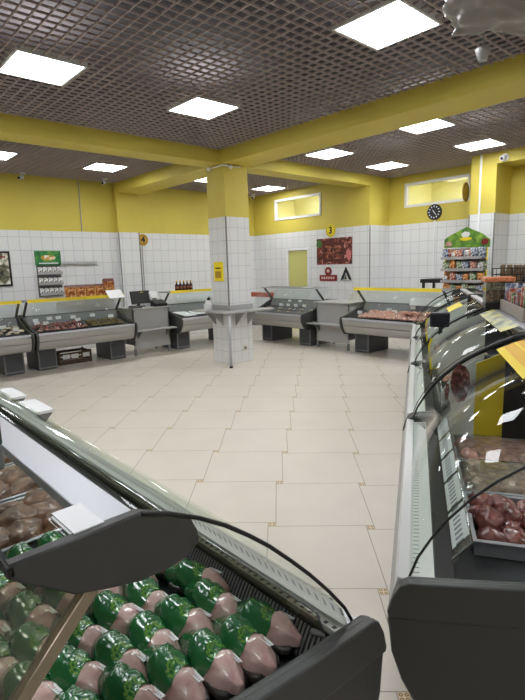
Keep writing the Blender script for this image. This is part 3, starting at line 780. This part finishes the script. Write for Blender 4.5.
P = Pool('meat_piece', 'meatpink', (.055,.04,.032), 'pink meat piece heaped at the right end of the %s' % wC2, 'meat', 'heaped meat in the %s' % wC2, 3)
random.seed(11)
for i in range(12): P.put(W(C2, 1.05+.045*i, .30+random.uniform(-.08,.12), .735+.012*random.random()), (0,0,random.uniform(0,6)))
fill(C1, 1.5, 'meatpale', (.05,.04,.012), 5, wC1, 8, rows=(.2,.38))
price_tags(L1, [(.9,.45,.735),(1.2,.40,.72),(1.45,.42,.725),(1.6,.30,.69)], wL1)
price_tags(L2, [(.14,.44,.735),(.27,.42,.73),(.17,.60,.77),(.40,.61,.785),(.55,.61,.785),(.80,.60,.775),(.82,.45,.735),(1.15,.60,.78),(1.45,.50,.745)], wL2)
price_tags(C1, [(.40,.52,.735),(.62,.52,.735),(.84,.52,.735),(1.08,.52,.735),(.55,.64,.81),(.85,.64,.81)], wC1)
price_tags(C2, [(.12,.33,.69),(.62,.50,.74),(.78,.42,.725),(1.02,.60,.79)], wC2)
# papers lying in / on far counters
def paper(U, x, y, z, w, d, lb, rot=(0,0,0), mat='paper'):
    o = MB().box((0,0,0),(w,d,.002)).build('paper_sheet', mat); o.location = W(U, x, y, z); o.rotation_euler = (rot[0], rot[1], U.rotation_euler.z+rot[2]); return tag(o, lb, 'paper')
paper(L3, .16, .12, .66, .30, .42, 'white paper on the counter behind the pillar, left sheet', (0.15,0,.1))
paper(L3, .42, .2, .672, .34, .3, 'white paper on the counter behind the pillar, right sheet', (0.15,0,-.15))
paper(L2, 1.34, .26, 1.10, .30, .20, 'white notice sheet on the yellow strip of the left wall counter', (.75,0,.05))
paper(L2, .52, .574, 1.0, .48, .075, 'white paper strip on the back panel of the left wall counter', (R90+.3,0,0))
paper(C2, .98, .558, .86, .60, .15, 'white price sheet with marks on the meat poster counter', (1.0,0,0), 'label')
paper(C1, 1.16, .36, 1.1425, .2, .2, 'white paper on the counter in front of the yellow door', (0,0,.2))
paper(C2, .98, .36, 1.146, .45, .2, 'white paper on the yellow strip of the meat poster counter')
# ------------------------------------------------------------------ till on desk one
def on_desk(x, y): return W(DK1, x, y, .886)
t = thing('till_screen', 'black till touch screen on the cash desk by the left wall', 'till', on_desk(.17,.26), (0,0,R90+.15))
MB().box((.06,.02,0),(.30,.24,.02),bev=.004).build('base', 'darker', t)
MB().prism([(.0,.06),(.05,.30),(.075,.295),(.03,.055)], 0, -.02, .42, bev=.005).build('screen', 'darker', t)
MB().prism([(.07,.02),(.10,.02),(.07,.16),(.05,.16)], 0, .15, .21).build('stand', 'darker', t)
MB().box((.20,.043,.262),(.27,.044,.275)).build('screen_mark', 'yellowp', t, rot=(-.0,0,0))
t = thing('receipt_printer', 'white receipt printer beside the black till screen', 'printer', on_desk(.56,.30), (0,0,R90))
MB().prism([(0,0),(0,.17),(.05,.27),(.2,.27),(.2,0)], 0, 0, .16, bev=.008).build('housing', 'white', t)
MB().box((.03,-.004,.12),(.13,.0,.14)).build('paper_slot', 'black', t)
t = thing('keypad', 'black keypad in front of the white receipt printer', 'keypad', on_desk(.50,.04), (0,0,R90))
MB().prism([(0,0),(0,.05),(.18,.12),(.18,0)], 0, 0, .27, bev=.006).build('body', 'darker', t)
b = MB()
for i in range(5):
    for j in range(3): b.box((.03+.045*i,.02+.05*j,.062+.02*j),(.06+.045*i,.055+.05*j,.072+.02*j))
b.build('keys', 'greyd', t)
t = thing('card_terminal', 'dark flat pad lying at the left end of the cash desk', 'terminal', on_desk(.02,.05), (0,0,R90))
MB().box((0,0,0),(.22,.14,.02),bev=.005).build('body', 'darker', t); MB().box((.02,.02,.02),(.2,.09,.022)).build('pad', 'greyd', t)
# ------------------------------------------------------------------ left wall things
def on_top(U, x, y): return W(U, x, y, 1.14)
SB = None
for i, (x, w, h) in enumerate(((.74,.17,.21),(.92,.17,.21),(1.10,.17,.21),(1.28,.15,.21),(1.44,.19,.30))):
    r = thing('snack_box', 'brown printed snack box on the left wall counter, %s' % ['leftmost of five','second from left','third from left','fourth from left','tallest one at the right end'][i], 'box', W(L2, x, .64, 1.141), (0,0,R90), 'snack boxes in a row')
    MB().box((0,0,0),(w,.10,h*.82),bev=.004).build('body', 'snackbrown', r)
    MB().prism([(0,h*.82),(.10,h*.82),(.06,h),(.04,h)], 0, 0, w).build('top_flap', base_mat('dark_flap_%d' % i, (92,44,28), .5), r)
# wall rack with green header
wr = thing('wall_rack', 'wall rack of snack packets under a green header on the left wall', 'rack', (-9.99,3.25,1.12), (0,0,R90))
MB().box((0,0,0),(.46,.02,.60)).build('back_board', 'greyd', wr)
MB().box((-.01,-.03,.60),(.47,.0,.87)).build('header', 'headerdeep', wr)
b = MB(); b.prism([(.23+.14*math.cos(a*PI/8), .74+.05*math.sin(a*PI/8)) for a in range(16)], 1, -.033, -.031); b.build('header_mark', mottled('header_mark_print', [(.35,(60,110,60)),(.5,(226,168,60)),(.62,(236,232,214))], 18), wr)
MB().box((.05,-.033,.625),(.41,-.031,.645)).build('header_line', 'white', wr)
for k in range(3): MB().box((0,-.09,.02+.2*k),(.46,.0,.032+.2*k)).box((0,-.09,.032+.2*k),(.46,-.084,.075+.2*k)).build('rack_shelf', 'grey', wr)
PK = {}
def packet(mat, w=.08, h=.13, d=.03):
    if mat in PK: o = PK[mat].copy(); COL.objects.link(o); return o
    b = MB(); n = 8; 
    A = []
    for sgn in (-1, 1):
        G = [[b.bm.verts.new((w*(i/n-.5), sgn*d/2*(math.sin(PI*i/n)*math.sin(PI*j/n))**.5, h*j/n)) for j in range(n+1)] for i in range(n+1)]
        for i in range(n):
            for j in range(n):
                f = b.bm.faces.new((G[i][j],G[i+1][j],G[i+1][j+1],G[i][j+1])); f.smooth = True
    bmesh.ops.remove_doubles(b.bm, verts=b.bm.verts, dist=1e-6); bmesh.ops.recalc_face_normals(b.bm, faces=b.bm.faces)
    o = b.build('snack_packet', mat); PK[mat] = o; return o
for k in range(3):
    for i in range(5):
        o = packet('packwhite'); o.location = (-9.99+.052, 3.25+.05+.09*i, 1.12+.033+.2*k); o.rotation_euler = (-.15,0,R90)
        tag(o, 'white snack packet on the %s shelf of the green-headed wall rack' % ['bottom','middle','top'][k], 'snack packet', 'packets on the %s shelf of the wall rack' % ['bottom','middle','top'][k])
r = thing('wall_rail', 'pale metal rail fixed to the tiled wall above the snack boxes', 'rail', (-9.998,3.75,1.735), (0,0,R90))
MB().box((0,-.05,0),(.70,-.03,.045)).build('bar', 'steel', r)
for x in (.03,.64): MB().box((x,-.03,.005),(x+.03,0,.04)).build('bracket', 'grey', r)
# posters
r = thing('poster', 'black framed poster of dishes at the left photo edge', 'poster', (-9.998,2.30,1.35), (0,0,R90))
b = MB(); b.box((0,-.02,0),(.50,0,.035)).box((0,-.02,.60),(.50,0,.635)).box((0,-.02,.035),(.035,0,.60)).box((.465,-.02,.035),(.50,0,.60)); b.build('frame', 'black', r)
MB().box((.035,-.012,.035),(.465,-.002,.60)).build('print', 'posterdish', r)
MB().box((.2,-.015,.52),(.42,-.012,.545)).build('red_line', 'red', r)
# disc signs
def disc_sign(label, loc, rz, rad, txt, face='yellowp', ring='black'):
    r = thing('number_sign', label, 'sign', loc, (0,0,rz))
    circ = lambda q, n=32: [(q*math.cos(2*PI*i/n), q*math.sin(2*PI*i/n)) for i in range(n)]
    MB().prism(circ(rad), 1, -.012, 0).build('disc', face, r)
    b = MB(); n = 40
    for i in range(n):
        a0, a1 = 2*PI*i/n, 2*PI*(i+1)/n
        for (q0, q1) in ((rad*.80, rad*.86),):
            b.face([(q0*math.cos(a0),-.0135,q0*math.sin(a0)),(q1*math.cos(a0),-.0135,q1*math.sin(a0)),(q1*math.cos(a1),-.0135,q1*math.sin(a1)),(q0*math.cos(a1),-.0135,q0*math.sin(a1))])
    b.build('ring', ring, r)
    if not txt: return r
    cu = bpy.data.curves.new('number', 'FONT'); cu.body = txt; cu.size = rad*1.5; cu.align_x = 'CENTER'; cu.align_y = 'CENTER'; cu.extrude = .002; cu.offset = .006
    cu.materials.append(M['black']); tmp = bpy.data.objects.new('tmp', cu); me = bpy.data.meshes.new_from_object(tmp); bpy.data.objects.remove(tmp); me.materials.clear(); me.materials.append(M['black']); o = bpy.data.objects.new('number', me); COL.objects.link(o); o.parent = r; o.location = (0,-.015,0); o.rotation_euler = (R90,0,0)
    return r
M['gold'] = base_mat('gold_disc', (196,152,36), .4)
disc_sign('round yellow number 4 sign on the left wall above the till', (-9.999,5.56,2.225), R90, .125, '4', face='gold')
disc_sign('round yellow number 3 sign above the red meat poster', (-7.40,YB-.001,2.325), 0, .14, '3')
g = disc_sign('dull gold round sign seen edge-on beside the pier', (-4.31,8.86,2.78), R90+.13, .17, '', face=base_mat('dull_gold', (150,118,30), .5))
MB().box((-.02,-.006,-.004),(.02,.0,.004)).build('bracket', 'greyd', g)
# poster on wall three
r = thing('meat_poster', 'square poster of red grilled meat under the number 3 sign', 'poster', (-7.82,YB-.001,1.575))
MB().box((0,-.008,0),(1.02,0,.585)).build('print', 'posterfood', r)
b = MB(); b.box((.20,-.012,.06),(.80,-.008,.12)).box((.20,-.012,.42),(.80,-.008,.48)).box((.20,-.012,.12),(.26,-.008,.42)).box((.74,-.012,.12),(.80,-.008,.42)); b.build('dark_red_frame', base_mat('maroon_print', (84,26,20), .5), r)
MB().box((.26,-.010,.12),(.74,-.008,.42)).build('grill_picture', mottled('grill_print', [(.35,(22,12,10)),(.5,(96,34,24)),(.68,(190,120,90))], 14, .4, 3, 1), r)
b = MB(); b.prism(blob(.08,.47,.09,.09,sd=2), 1, -.011, -.008); b.build('herb_picture', base_mat('herb_print', (70,110,50), .5), r)
b = MB(); b.prism(blob(.93,.2,.07,.12,sd=9), 1, -.011, -.008); b.build('raw_meat_picture', base_mat('pink_print', (206,120,120), .5), r)
r = thing('wall_emblem', 'dark red emblem with a round top below the meat poster', 'emblem', (-7.48,YB-.001,1.20))
b = MB(); b.prism([(-.25,.0),(.25,.0),(.26,.02),(.26,.12),(.25,.14),(-.25,.14),(-.26,.12),(-.26,.02)], 1, -.01, 0); b.build('plaque', 'red', r)
b = MB(); b.prism([(.10*math.cos(2*PI*i/24), .22+.10*math.sin(2*PI*i/24)) for i in range(24)], 1, -.0101, -.0001); b.build('roundel', 'red', r)
b = MB()
for i in range(6): b.box((-.2+.068*i,-.0125,.045),(-.155+.068*i,-.0105,.10))
b.build('lettering', base_mat('pale_print', (214,190,176), .5), r)
b = MB(); b.prism([(.045*math.cos(2*PI*i/20), .23+.035*math.sin(2*PI*i/20)) for i in range(20)], 1, -.0125, -.0105); b.build('roundel_mark', base_mat('pale_print_two', (214,190,176), .5), r)
r = thing('wall_emblem', 'black triangle emblem beside the dark red emblem', 'emblem', (-6.97,YB-.001,1.20))
b = MB(); b.prism([(-.15,.03),(0,.32),(.16,.03),(.09,.03),(0,.20),(-.08,.03)], 1, -.01, 0); b.prism([(-.16,.0),(.16,.0),(.16,.025),(-.16,.025)], 1, -.01, 0, 1)
b.build('triangle', ['black','grey'], r)
b = MB(); b.prism([(-.055,.04),(0,.15),(.02,.04)], 1, -.0095, 0); b.build('inner_mark', base_mat('bronze_mark', (96,84,66), .5), r)
# clock
r = thing('wall_clock', 'round black wall clock with white numerals and hands', 'clock', (-5.265,YC-.001,2.56))
n = 36; cz = lambda q: [(q*math.cos(2*PI*i/n), q*math.sin(2*PI*i/n)) for i in range(n)]
MB().prism(cz(.155), 1, -.035, 0, bev=.006).build('case', 'black', r)
MB().prism(cz(.135), 1, -.037, -.0345).build('dial', base_mat('dark_dial', (34,38,44), .4), r)
for i in range(12):
    b = MB()
    a = 2*PI*i/12; c, s = math.cos(a), math.sin(a)
    b.prism([(c*.095-s*.008,s*.095+c*.008),(c*.125-s*.008,s*.125+c*.008),(c*.125+s*.008,s*.125-c*.008),(c*.095+s*.008,s*.095-c*.008)], 1, -.039, -.037)
    b.build('hour_mark', 'paper', r)
b = MB()
for a, L, w in ((2.2,.07,.009),(-.9,.10,.007)):
    c, s = math.cos(a), math.sin(a); b.prism([(-s*w,c*w),(c*L,s*L),(s*w,-c*w)], 1, -.043, -.040)
b.build('hands', 'paper', r)
# conduit below the clock, cable on the pier
tag(MB().box((-5.27,YC-.02,.0),(-5.245,YC,2.40)).build('cable_conduit', 'white'), 'thin white cable conduit running down from the clock', 'conduit')
tag(MB().box((-4.03,8.78,0),(-4.0,8.8,3.35)).build('cable_conduit', 'white'), 'thin white cable conduit on the yellow pier', 'conduit')
tag(MB().box((-9.999,4.2,2.385),(-9.975,4.215,3.34)).build('cable_conduit', 'grey'), 'thin grey cable conduit on the left yellow wall', 'conduit')
tag(MB().box((-9.999,5.52,.0),(-9.985,5.535,2.10)).build('cable_conduit', 'grey'), 'thin grey cable line on the white tiles below the number 4 sign', 'conduit')
# security cameras
def dome(label, loc, rx=0):
    r = thing('security_camera', label, 'camera', loc)
    MB().lathe([(.05,0),(.05,-.02),(.03,-.03)], seg=16).build('mount', 'white', r)
    MB().tube([(0,0,-.03),(.0,-.0,-.06),(.05,-.06,-.085)], .012).build('arm', 'grey', r)
    MB().tube([(.0,.0,-.07),(.06,-.085,-.10)], .032, 12).build('housing', 'white', r)
    MB().tube([(.055,-.078,-.097),(.066,-.093,-.104)], .022, 12).build('lens', 'black', r)
    return r
dome('white security camera under the ceiling of the left wall', (-9.75,3.1,ZC))
dome('white security camera under the ceiling at the far corner', (-9.6,8.5,ZC))
dome('white security camera beside the left wall ceiling light', (-9.5,4.55,ZC))
t = thing('security_camera', 'white round camera over the niche on the pier', 'camera', (-3.62,8.799,3.24))
MB().prism([(.06*math.cos(2*PI*i/20), .06*math.sin(2*PI*i/20)) for i in range(20)], 1, -.02, 0).build('mount', 'white', t)
MB().tube([(0,-.02,0),(-.02,-.09,-.02)], .042, 14).build('housing', 'white', t); MB().tube([(-.019,-.088,-.02),(-.021,-.096,-.0215)], .026, 12).build('lens', 'black', t)
t = thing('spot_fixture', 'small white spot fixture at the top of the pillar', 'fixture', (CX1-.01,CY0-.0,ZS))
MB().tube([(-.38,-.03,-.03),(.03,-.03,-.03),(.03,.32,-.03)], .012).build('cable', 'white', t)
MB().tube([(.03,.1,-.03),(.09,.08,-.06)], .03, 12).build('head', 'white', t); MB().tube([(-.28,-.03,-.03),(-.26,-.10,-.06)], .03, 12).build('head', 'white', t)
# ------------------------------------------------------------------ pillar shelf and things on it
sh = thing('pillar_shelf', 'grey corner shelf wrapped around the tiled pillar', 'shelf', (0,0,0))
zz = .862
MB().prism([(-7.02,4.72),(-6.08,4.72),(-6.02,4.78),(-6.02,5.72),(CX1+.0005,5.72),(CX1+.0005,CY0-.0005),(-7.02,CY0-.0005)], 2, zz, zz+.022, bev=.003).build('top', 'grey', sh)
MB().tube([(-6.06,4.785,.03),(-6.06,4.785,zz)], .022, 14).build('leg', 'steel', sh)
MB().lathe([(.028,0),(.028,.03),(.02,.031)], (-6.06,4.785,0)).build('foot', 'black', sh)
for x in (-6.68,-6.48): MB().prism([(CY0,zz),(CY0-.22,zz),(CY0,zz-.24)], 0, x, x+.012).build('bracket', 'grey', sh)
for y in (5.1,5.36): MB().prism([(CX1,zz),(CX1+.24,zz),(CX1,zz-.24)], 1, y, y+.012).build('bracket', 'grey', sh)
t = thing('dispenser_bottle', 'white bottle with dark cap on the pillar shelf', 'bottle', (-6.66,4.84,zz+.022))
MB().lathe([(.055,0),(.062,.01),(.062,.14),(.05,.16),(.025,.17)]).build('body', 'white', t); MB().lathe([(.028,.17),(.028,.20),(.012,.205),(.012,.225)]).build('cap', 'black', t)
MB().box((-.055,-.0635,.03),(.055,-.061,.11)).build('label', 'label', t)
t = thing('leaflet_box', 'yellow plate holding a leaflet on the pillar', 'sign', (-6.64,CY0-.0005,1.36))
MB().box((0,-.02,0),(.23,0,.31),bev=.004).build('plate', 'yellowp', t); MB().box((.04,-.024,.05),(.19,-.02,.16)).build('leaflet', base_mat('ochre_print', (176,140,30), .5), t); MB().box((.05,-.024,.2),(.18,-.02,.22)).build('text_line', 'black', t)
t = thing('wall_socket', 'white power socket low on the pillar', 'socket', (CX1+.0005,5.24,.19))
MB().box((0,0,0),(.012,.09,.09),bev=.004).build('plate', 'socket', t); MB().tube([(.010,.045,.045),(.016,.045,.045)], .028, 16).build('outlet', 'greyd', t)
# bottles on counter three
bp0 = None
for i in range(5):
    lb = 'dark sauce bottle with yellow cap behind the yellow strip, %s of five' % ['leftmost','second','third','fourth','rightmost'][i]
    if bp0 is None:
        bp0 = thing('sauce_bottle', lb, 'bottle', (0,0,0), group='sauce bottles')
        MB().lathe([(.036,0),(.038,.01),(.038,.11),(.014,.145),(.014,.165)], seg=14).build('body', base_mat('dark_sauce', (58,26,20), .2), bp0)
        MB().lathe([(.017,.165),(.017,.195),(.012,.198)], seg=12).build('cap', base_mat('yellow_cap', (206,160,40), .4), bp0)
        MB().lathe([(.0388,.03),(.0388,.085)], seg=14).build('label', base_mat('bottle_label', (120,60,40), .5), bp0)
        o = bp0
    else: o = copy_tree(bp0, label=lb)
    o.location = W(L3, .33+.085*i, .64, 1.1405)
# crates below counter two
t = thing('crate', 'brown slatted crate under the left wall counter', 'crate', W(L2, .44, .48, 0), (0,0,R90))
b = MB(); w, d, h = .58, .38, .22
for x in (0, w-.03):
    for y in (0, d-.03): b.box((x,y,0),(x+.03,y+.03,h))
for z in (.02,.09,.16):
    b.box((.03,0,z),(w-.03,.015,z+.045)); b.box((.03,d-.015,z),(w-.03,d,z+.045)); b.box((0,.03,z),(.015,d-.03,z+.045)); b.box((w-.015,.03,z),(w,d-.03,z+.045))
b.box((.015,.015,.0),(w-.015,d-.015,.015)); b.build('slats', 'crate', t)
for x in (.07,.22,.42): MB().box((x,-.003,.10),(x+.12,-.0005,.175)).build('paper_label', 'paper', t)
# sharp red object behind counter one (red goods on corner shelf)
t = thing('red_bench', 'low terracotta ledge behind the pillar in the far corner', 'ledge', (-8.9,7.9,0))
MB().box((-.6,0,.86),(.5,.25,.96),bev=.006).build('ledge_top', base_mat('terracotta', (168,84,56), .5), t)
for x in (-.5,.38): MB().box((x,.05,0),(x+.05,.2,.86)).build('leg', 'greyd', t)

# ------------------------------------------------------------------ right background
# snack rack
YRK = 8.1
rk = thing('snack_rack', 'yellow framed snack rack with green peaked header near the pier', 'rack', (-4.245,YRK,0))
MB().tube([(0,0,0),(0,0,1.90)], .014, 8).build('post', 'yellowp', rk); MB().tube([(.70,0,0),(.70,0,1.80)], .014, 8).build('post', 'yellowp', rk)
MB().prism([(-.02,1.80),(.75,1.78),(.75,1.90),(.62,2.0),(.36,2.12),(.08,2.0),(-.02,1.94)], 1, -.02, .0).build('header', 'headergreen', rk)
b = MB(); b.prism(blob(.35,2.0,.075,.045,sd=4), 1, -.024, -.021); b.build('white_patch', 'paper', rk)
b = MB(); b.prism(blob(.35,1.93,.10,.03,sd=8), 1, -.024, -.021); b.build('yellow_patch', 'yellowp', rk)
for q in ((.06,1.86,.06,.04,1),(.67,1.87,.06,.05,6)): MB().prism(blob(*q[:4],sd=q[4]), 1, -.024, -.021).build('red_patch', M['red'] if q[4] == 6 else M['meatpink'], rk)
MB().box((.01,.0,.3),(.69,.012,1.78)).build('back_board', base_mat('pale_board', (150,146,138), .5), rk)
for k in range(5): MB().box((.0,-.16,.84+.19*k),(.70,.0,.848+.19*k)).box((0,-.163,.84+.19*k),(.70,-.158,.885+.19*k)).build('rack_shelf', 'grey', rk)
random.seed(21)
lv = ['bottom','second','third','fourth','top']
for k in range(5):
    for i in range(6):
        for row in range(2):
            mt = random.choice(['packwhite','packred','packblue','packgreen','packred','snackbrown'])
            o = packet(mt, .125, .175); o.location = (-4.245+.07+.118*i+random.uniform(-.012,.012), YRK-.045-.07*row, .849+.19*k); o.rotation_euler = (random.uniform(.0,.12),random.uniform(-.12,.12),random.uniform(-.25,.25)); o.scale = (random.uniform(.8,1.05),1,random.uniform(.75,1.05))
            tag(o, 'printed snack packet on the %s shelf of the yellow framed snack rack' % lv[k], 'snack packet', 'packets on the %s shelf of the yellow snack rack' % lv[k])
# side table with dark tray behind the counter
t = thing('side_table', 'dark table top behind the snack rack, beside the clock wall', 'table', (-4.80,8.45,0))
MB().box((-.12,0,1.19),(.42,.5,1.26),bev=.004).build('top', 'darker', t)
for x in (-.10,.36):
    for y in (.04,.42): MB().box((x,y,0),(x+.04,y+.04,1.19)).build('leg', 'darker', t)
# black display standing on the third counter
def RS(s, u, z): v = R0+dv*s+nv*u; return Vector((v.x, v.y, z))
RR = RZ
t = thing('black_display', 'black rounded device standing between the second and third right counters', 'device', RS(3.04,.23,.768), (0,0,RR))
MB().box((-.02,-.085,.28),(.02,.07,.405),bev=.018,seg=3).build('screen', base_mat('navy_black', (24,26,36), .35), t); MB().box((-.01,-.015,.0),(.01,.015,.285)).build('stem', 'darker', t)
t['label'] = 'black rounded device standing between the second and third right counters'
# yellow price sheet on the near right glass
def on_glass(g, u):
    for p, q in zip(g, g[1:]):
        if p[0] <= u <= q[0]:
            k = (u-p[0])/(q[0]-p[0]); return p[1]+(q[1]-p[1])*k, math.atan2(q[1]-p[1], q[0]-p[0])
z, a = on_glass(NEAR['glass'], .45)
def glass_sticker(name, label, s0, s1, u0, u1, mat, extra=None):
    z0, _ = on_glass(NEAR['glass'], u0); z1, _ = on_glass(NEAR['glass'], u1)
    pr = [(u0,z0+.009),((u0+u1)/2, on_glass(NEAR['glass'],(u0+u1)/2)[0]+.010),(u1,z1+.009)]
    o = MB().ribbon([(p[0]-u0, p[1]-z0) for p in pr], 0, s1-s0, .0015, smooth=False).build(name, mat)
    o.location = RS(s1, u0, z0); o.rotation_euler = (0,0,RR); return tag(o, label, 'sticker')
glass_sticker('price_sheet', 'yellow price sheet lying on top of the nearest right counter glass', .72, 1.36, .41, .56, 'sheet')
glass_sticker('glass_sticker', 'pale yellow sticker strip with grey ovals on the second right counter', 1.75, 2.75, .485, .58, mottled('oval_sticker_print', [(.4,(112,120,114)),(.47,(180,184,150)),(.62,(208,202,112))], 9, .4))
glass_sticker('glass_sticker', 'small yellow square sticker on the third right counter glass', 3.7, 4.1, .33, .45, 'yellowp')
# long grey box with magazines at the service side
t = thing('grey_bin', 'long grey open box full of printed packets at the right edge', 'box', RS(2.05,.63,1.2185), (0,0,RR))
b = MB(); b.box((-.75,0,0),(.1,.26,.012)).box((-.75,0,.012),(.1,.012,.075)).box((-.75,.248,.012),(.1,.26,.075)).box((-.75,.012,.012),(-.738,.248,.075)).box((.088,.012,.012),(.1,.248,.075)); b.build('box', base_mat('beige_grey', (158,150,142), .5), t)
t.location = RS(2.05,.63,1.2185)
random.seed(5)
mg = {}
for i in range(10):
    k = ('mag','packgreen','packred','mag','packblue')[i % 5]
    if k not in mg: o = mg[k] = MB().box((-.011,-.005,0),(.011,.19,.17)).build('magazine', k)
    else: o = mg[k].copy(); COL.objects.link(o)
    o.location = RS(2.03+.08*i, .66, 1.2315); o.rotation_euler = (0, random.uniform(-.22,.22), RR); o.scale = (1,1,random.uniform(.6,1.1))
    tag(o, 'printed packet standing in the long grey box at the right edge', 'packet', 'packets in the grey box')
# jar with orange contents
t = thing('food_tub', 'clear tub with orange contents beside the snack rack', 'tub', RS(2.98,.53,1.2185), (0,0,RR))
MB().box((0,0,0),(.18,.18,.05),bev=.01).build('base', 'darker', t)
b = MB(); b.box((.0,.0,.05),(.18,.004,.20)).box((0,.176,.05),(.18,.18,.20)).box((0,.004,.05),(.004,.176,.20)).box((.176,.004,.05),(.18,.176,.20)); b.build('clear_sides', 'acrylic', t)
MB().box((.006,.006,.051),(.174,.174,.14)).build('contents', mottled('speckled_food', [(.35,(70,50,44)),(.5,(150,110,90)),(.65,(216,196,180))], 40), t)
MB().box((-.015,-.015,.20),(.195,.195,.235),bev=.008).build('lid', 'orange', t)
# wire stand with dried fish
t = thing('wire_basket', 'black wire basket holding dried fish at the right edge', 'basket', (-2.95,6.95,0), (0,0,0))
b = MB(); w = .42; d = .34
for x in (0, w):
    for y in (0, d): b.tube([(x,y,0),(x,y,1.47)], .009, 6)
for z in (1.22,1.30,1.38,1.46): b.tube([(0,0,z),(w,0,z),(w,d,z),(0,d,z),(0,0,z)], .006, 6)
for i in range(1,8): b.tube([(w*i/8,0,1.22),(w*i/8,0,1.46)], .004, 5); b.tube([(w*i/8,0,1.22),(w*i/8,d,1.22)], .004, 5)
for j in range(1,6): b.tube([(0,d*j/6,1.22),(w,d*j/6,1.22)], .004, 5)
b.build('wire_frame', 'black', t)
fs = None
random.seed(9)
for i in range(22):
    if fs is None: o = fs = MB().tube([(0,0,0),(.01,0,.05),(.012,0,.14),(.0,.0,.24),(-.01,0,.28)], [.006,.018,.02,.012,.016], 8).build('dried_fish', 'fish')
    else: o = fs.copy(); COL.objects.link(o)
    o.location = Vector(t.location)+Vector((.06+.38*random.random(), .05+.26*random.random(), 1.228)); o.rotation_euler = (random.uniform(-.2,.2), random.uniform(-.35,.35), random.uniform(0,6))
    tag(o, 'dried fish sticking up out of the black wire basket', 'dried fish', 'dried fish in the wire basket')
t = thing('display_stand', 'dark upright pole stand cut by the right photo edge', 'stand', (-2.72,7.5,0))
MB().tube([(0,0,.02),(0,0,1.70)], .022, 12).build('pole', 'dark', t); MB().lathe([(.2,0),(.2,.015),(.03,.03)]).build('base', 'dark', t)
# plastic wrapped unit hanging from the ceiling
t = thing('wrapped_ceiling_unit', 'hanging ceiling unit wrapped in grey plastic film at the top right', 'ceiling unit', (-1.15,3.27,2.94), (0,0,.9))
b = MB(); g = bmesh.ops.create_cube(b.bm, size=1); bmesh.ops.subdivide_edges(b.bm, edges=b.bm.edges, cuts=19, use_grid_fill=True)
for v in b.bm.verts:
    p = v.co.copy()
    k = .10*noise.noise(p*3.1)+.05*noise.noise(p*8)
    q = p.normalized()*.6*.35+p*.65
    k += .10*noise.noise(p*5.3+Vector((4,1,7)))-.05*abs(noise.noise(p*11))
    v.co = Vector((q.x*.95*(1+k), q.y*.72*(1+k), q.z*.42*(1+k*1.5)+.20))
for f in b.bm.faces: f.smooth = True
b.build('film_wrap', 'greyfilm', t)
MB().box((-.2,-.14,.14),(.2,.14,.34),bev=.02).build('housing', base_mat('grey_housing', (128,124,122), .5), t)
for x in (-.15,.15): MB().tube([(x,0,.3),(x,0,.43)], .008, 8).build('hanger', 'greyd', t)
t = thing('ceiling_sensor', 'pale cone sensor hanging below the plastic-wrapped ceiling unit', 'sensor', (-1.75,3.78,2.99))
MB().lathe([(.030,0),(.042,.045),(.055,.075),(.03,.08)], seg=16).build('cone', 'grey', t); MB().tube([(0,0,.105),(0,0,.37)], .006, 8).build('stem', 'greyd', t)

# ------------------------------------------------------------------ world, view
w = bpy.data.worlds.new('world'); sc.world = w; w.use_nodes = True
w.node_tree.nodes['Background'].inputs[0].default_value = (.5,.5,.52,1); w.node_tree.nodes['Background'].inputs[1].default_value = .02
sc.view_settings.view_transform = 'Standard'; sc.view_settings.look = 'None'; sc.view_settings.exposure = .48; sc.view_settings.gamma = 1
sc.cycles.use_denoising = True; sc.cycles.max_bounces = 10; sc.cycles.transparent_max_bounces = 24; sc.cycles.diffuse_bounces = 5
sc.cycles.sample_clamp_indirect = 8; sc.cycles.caustics_reflective = False; sc.cycles.caustics_refractive = False
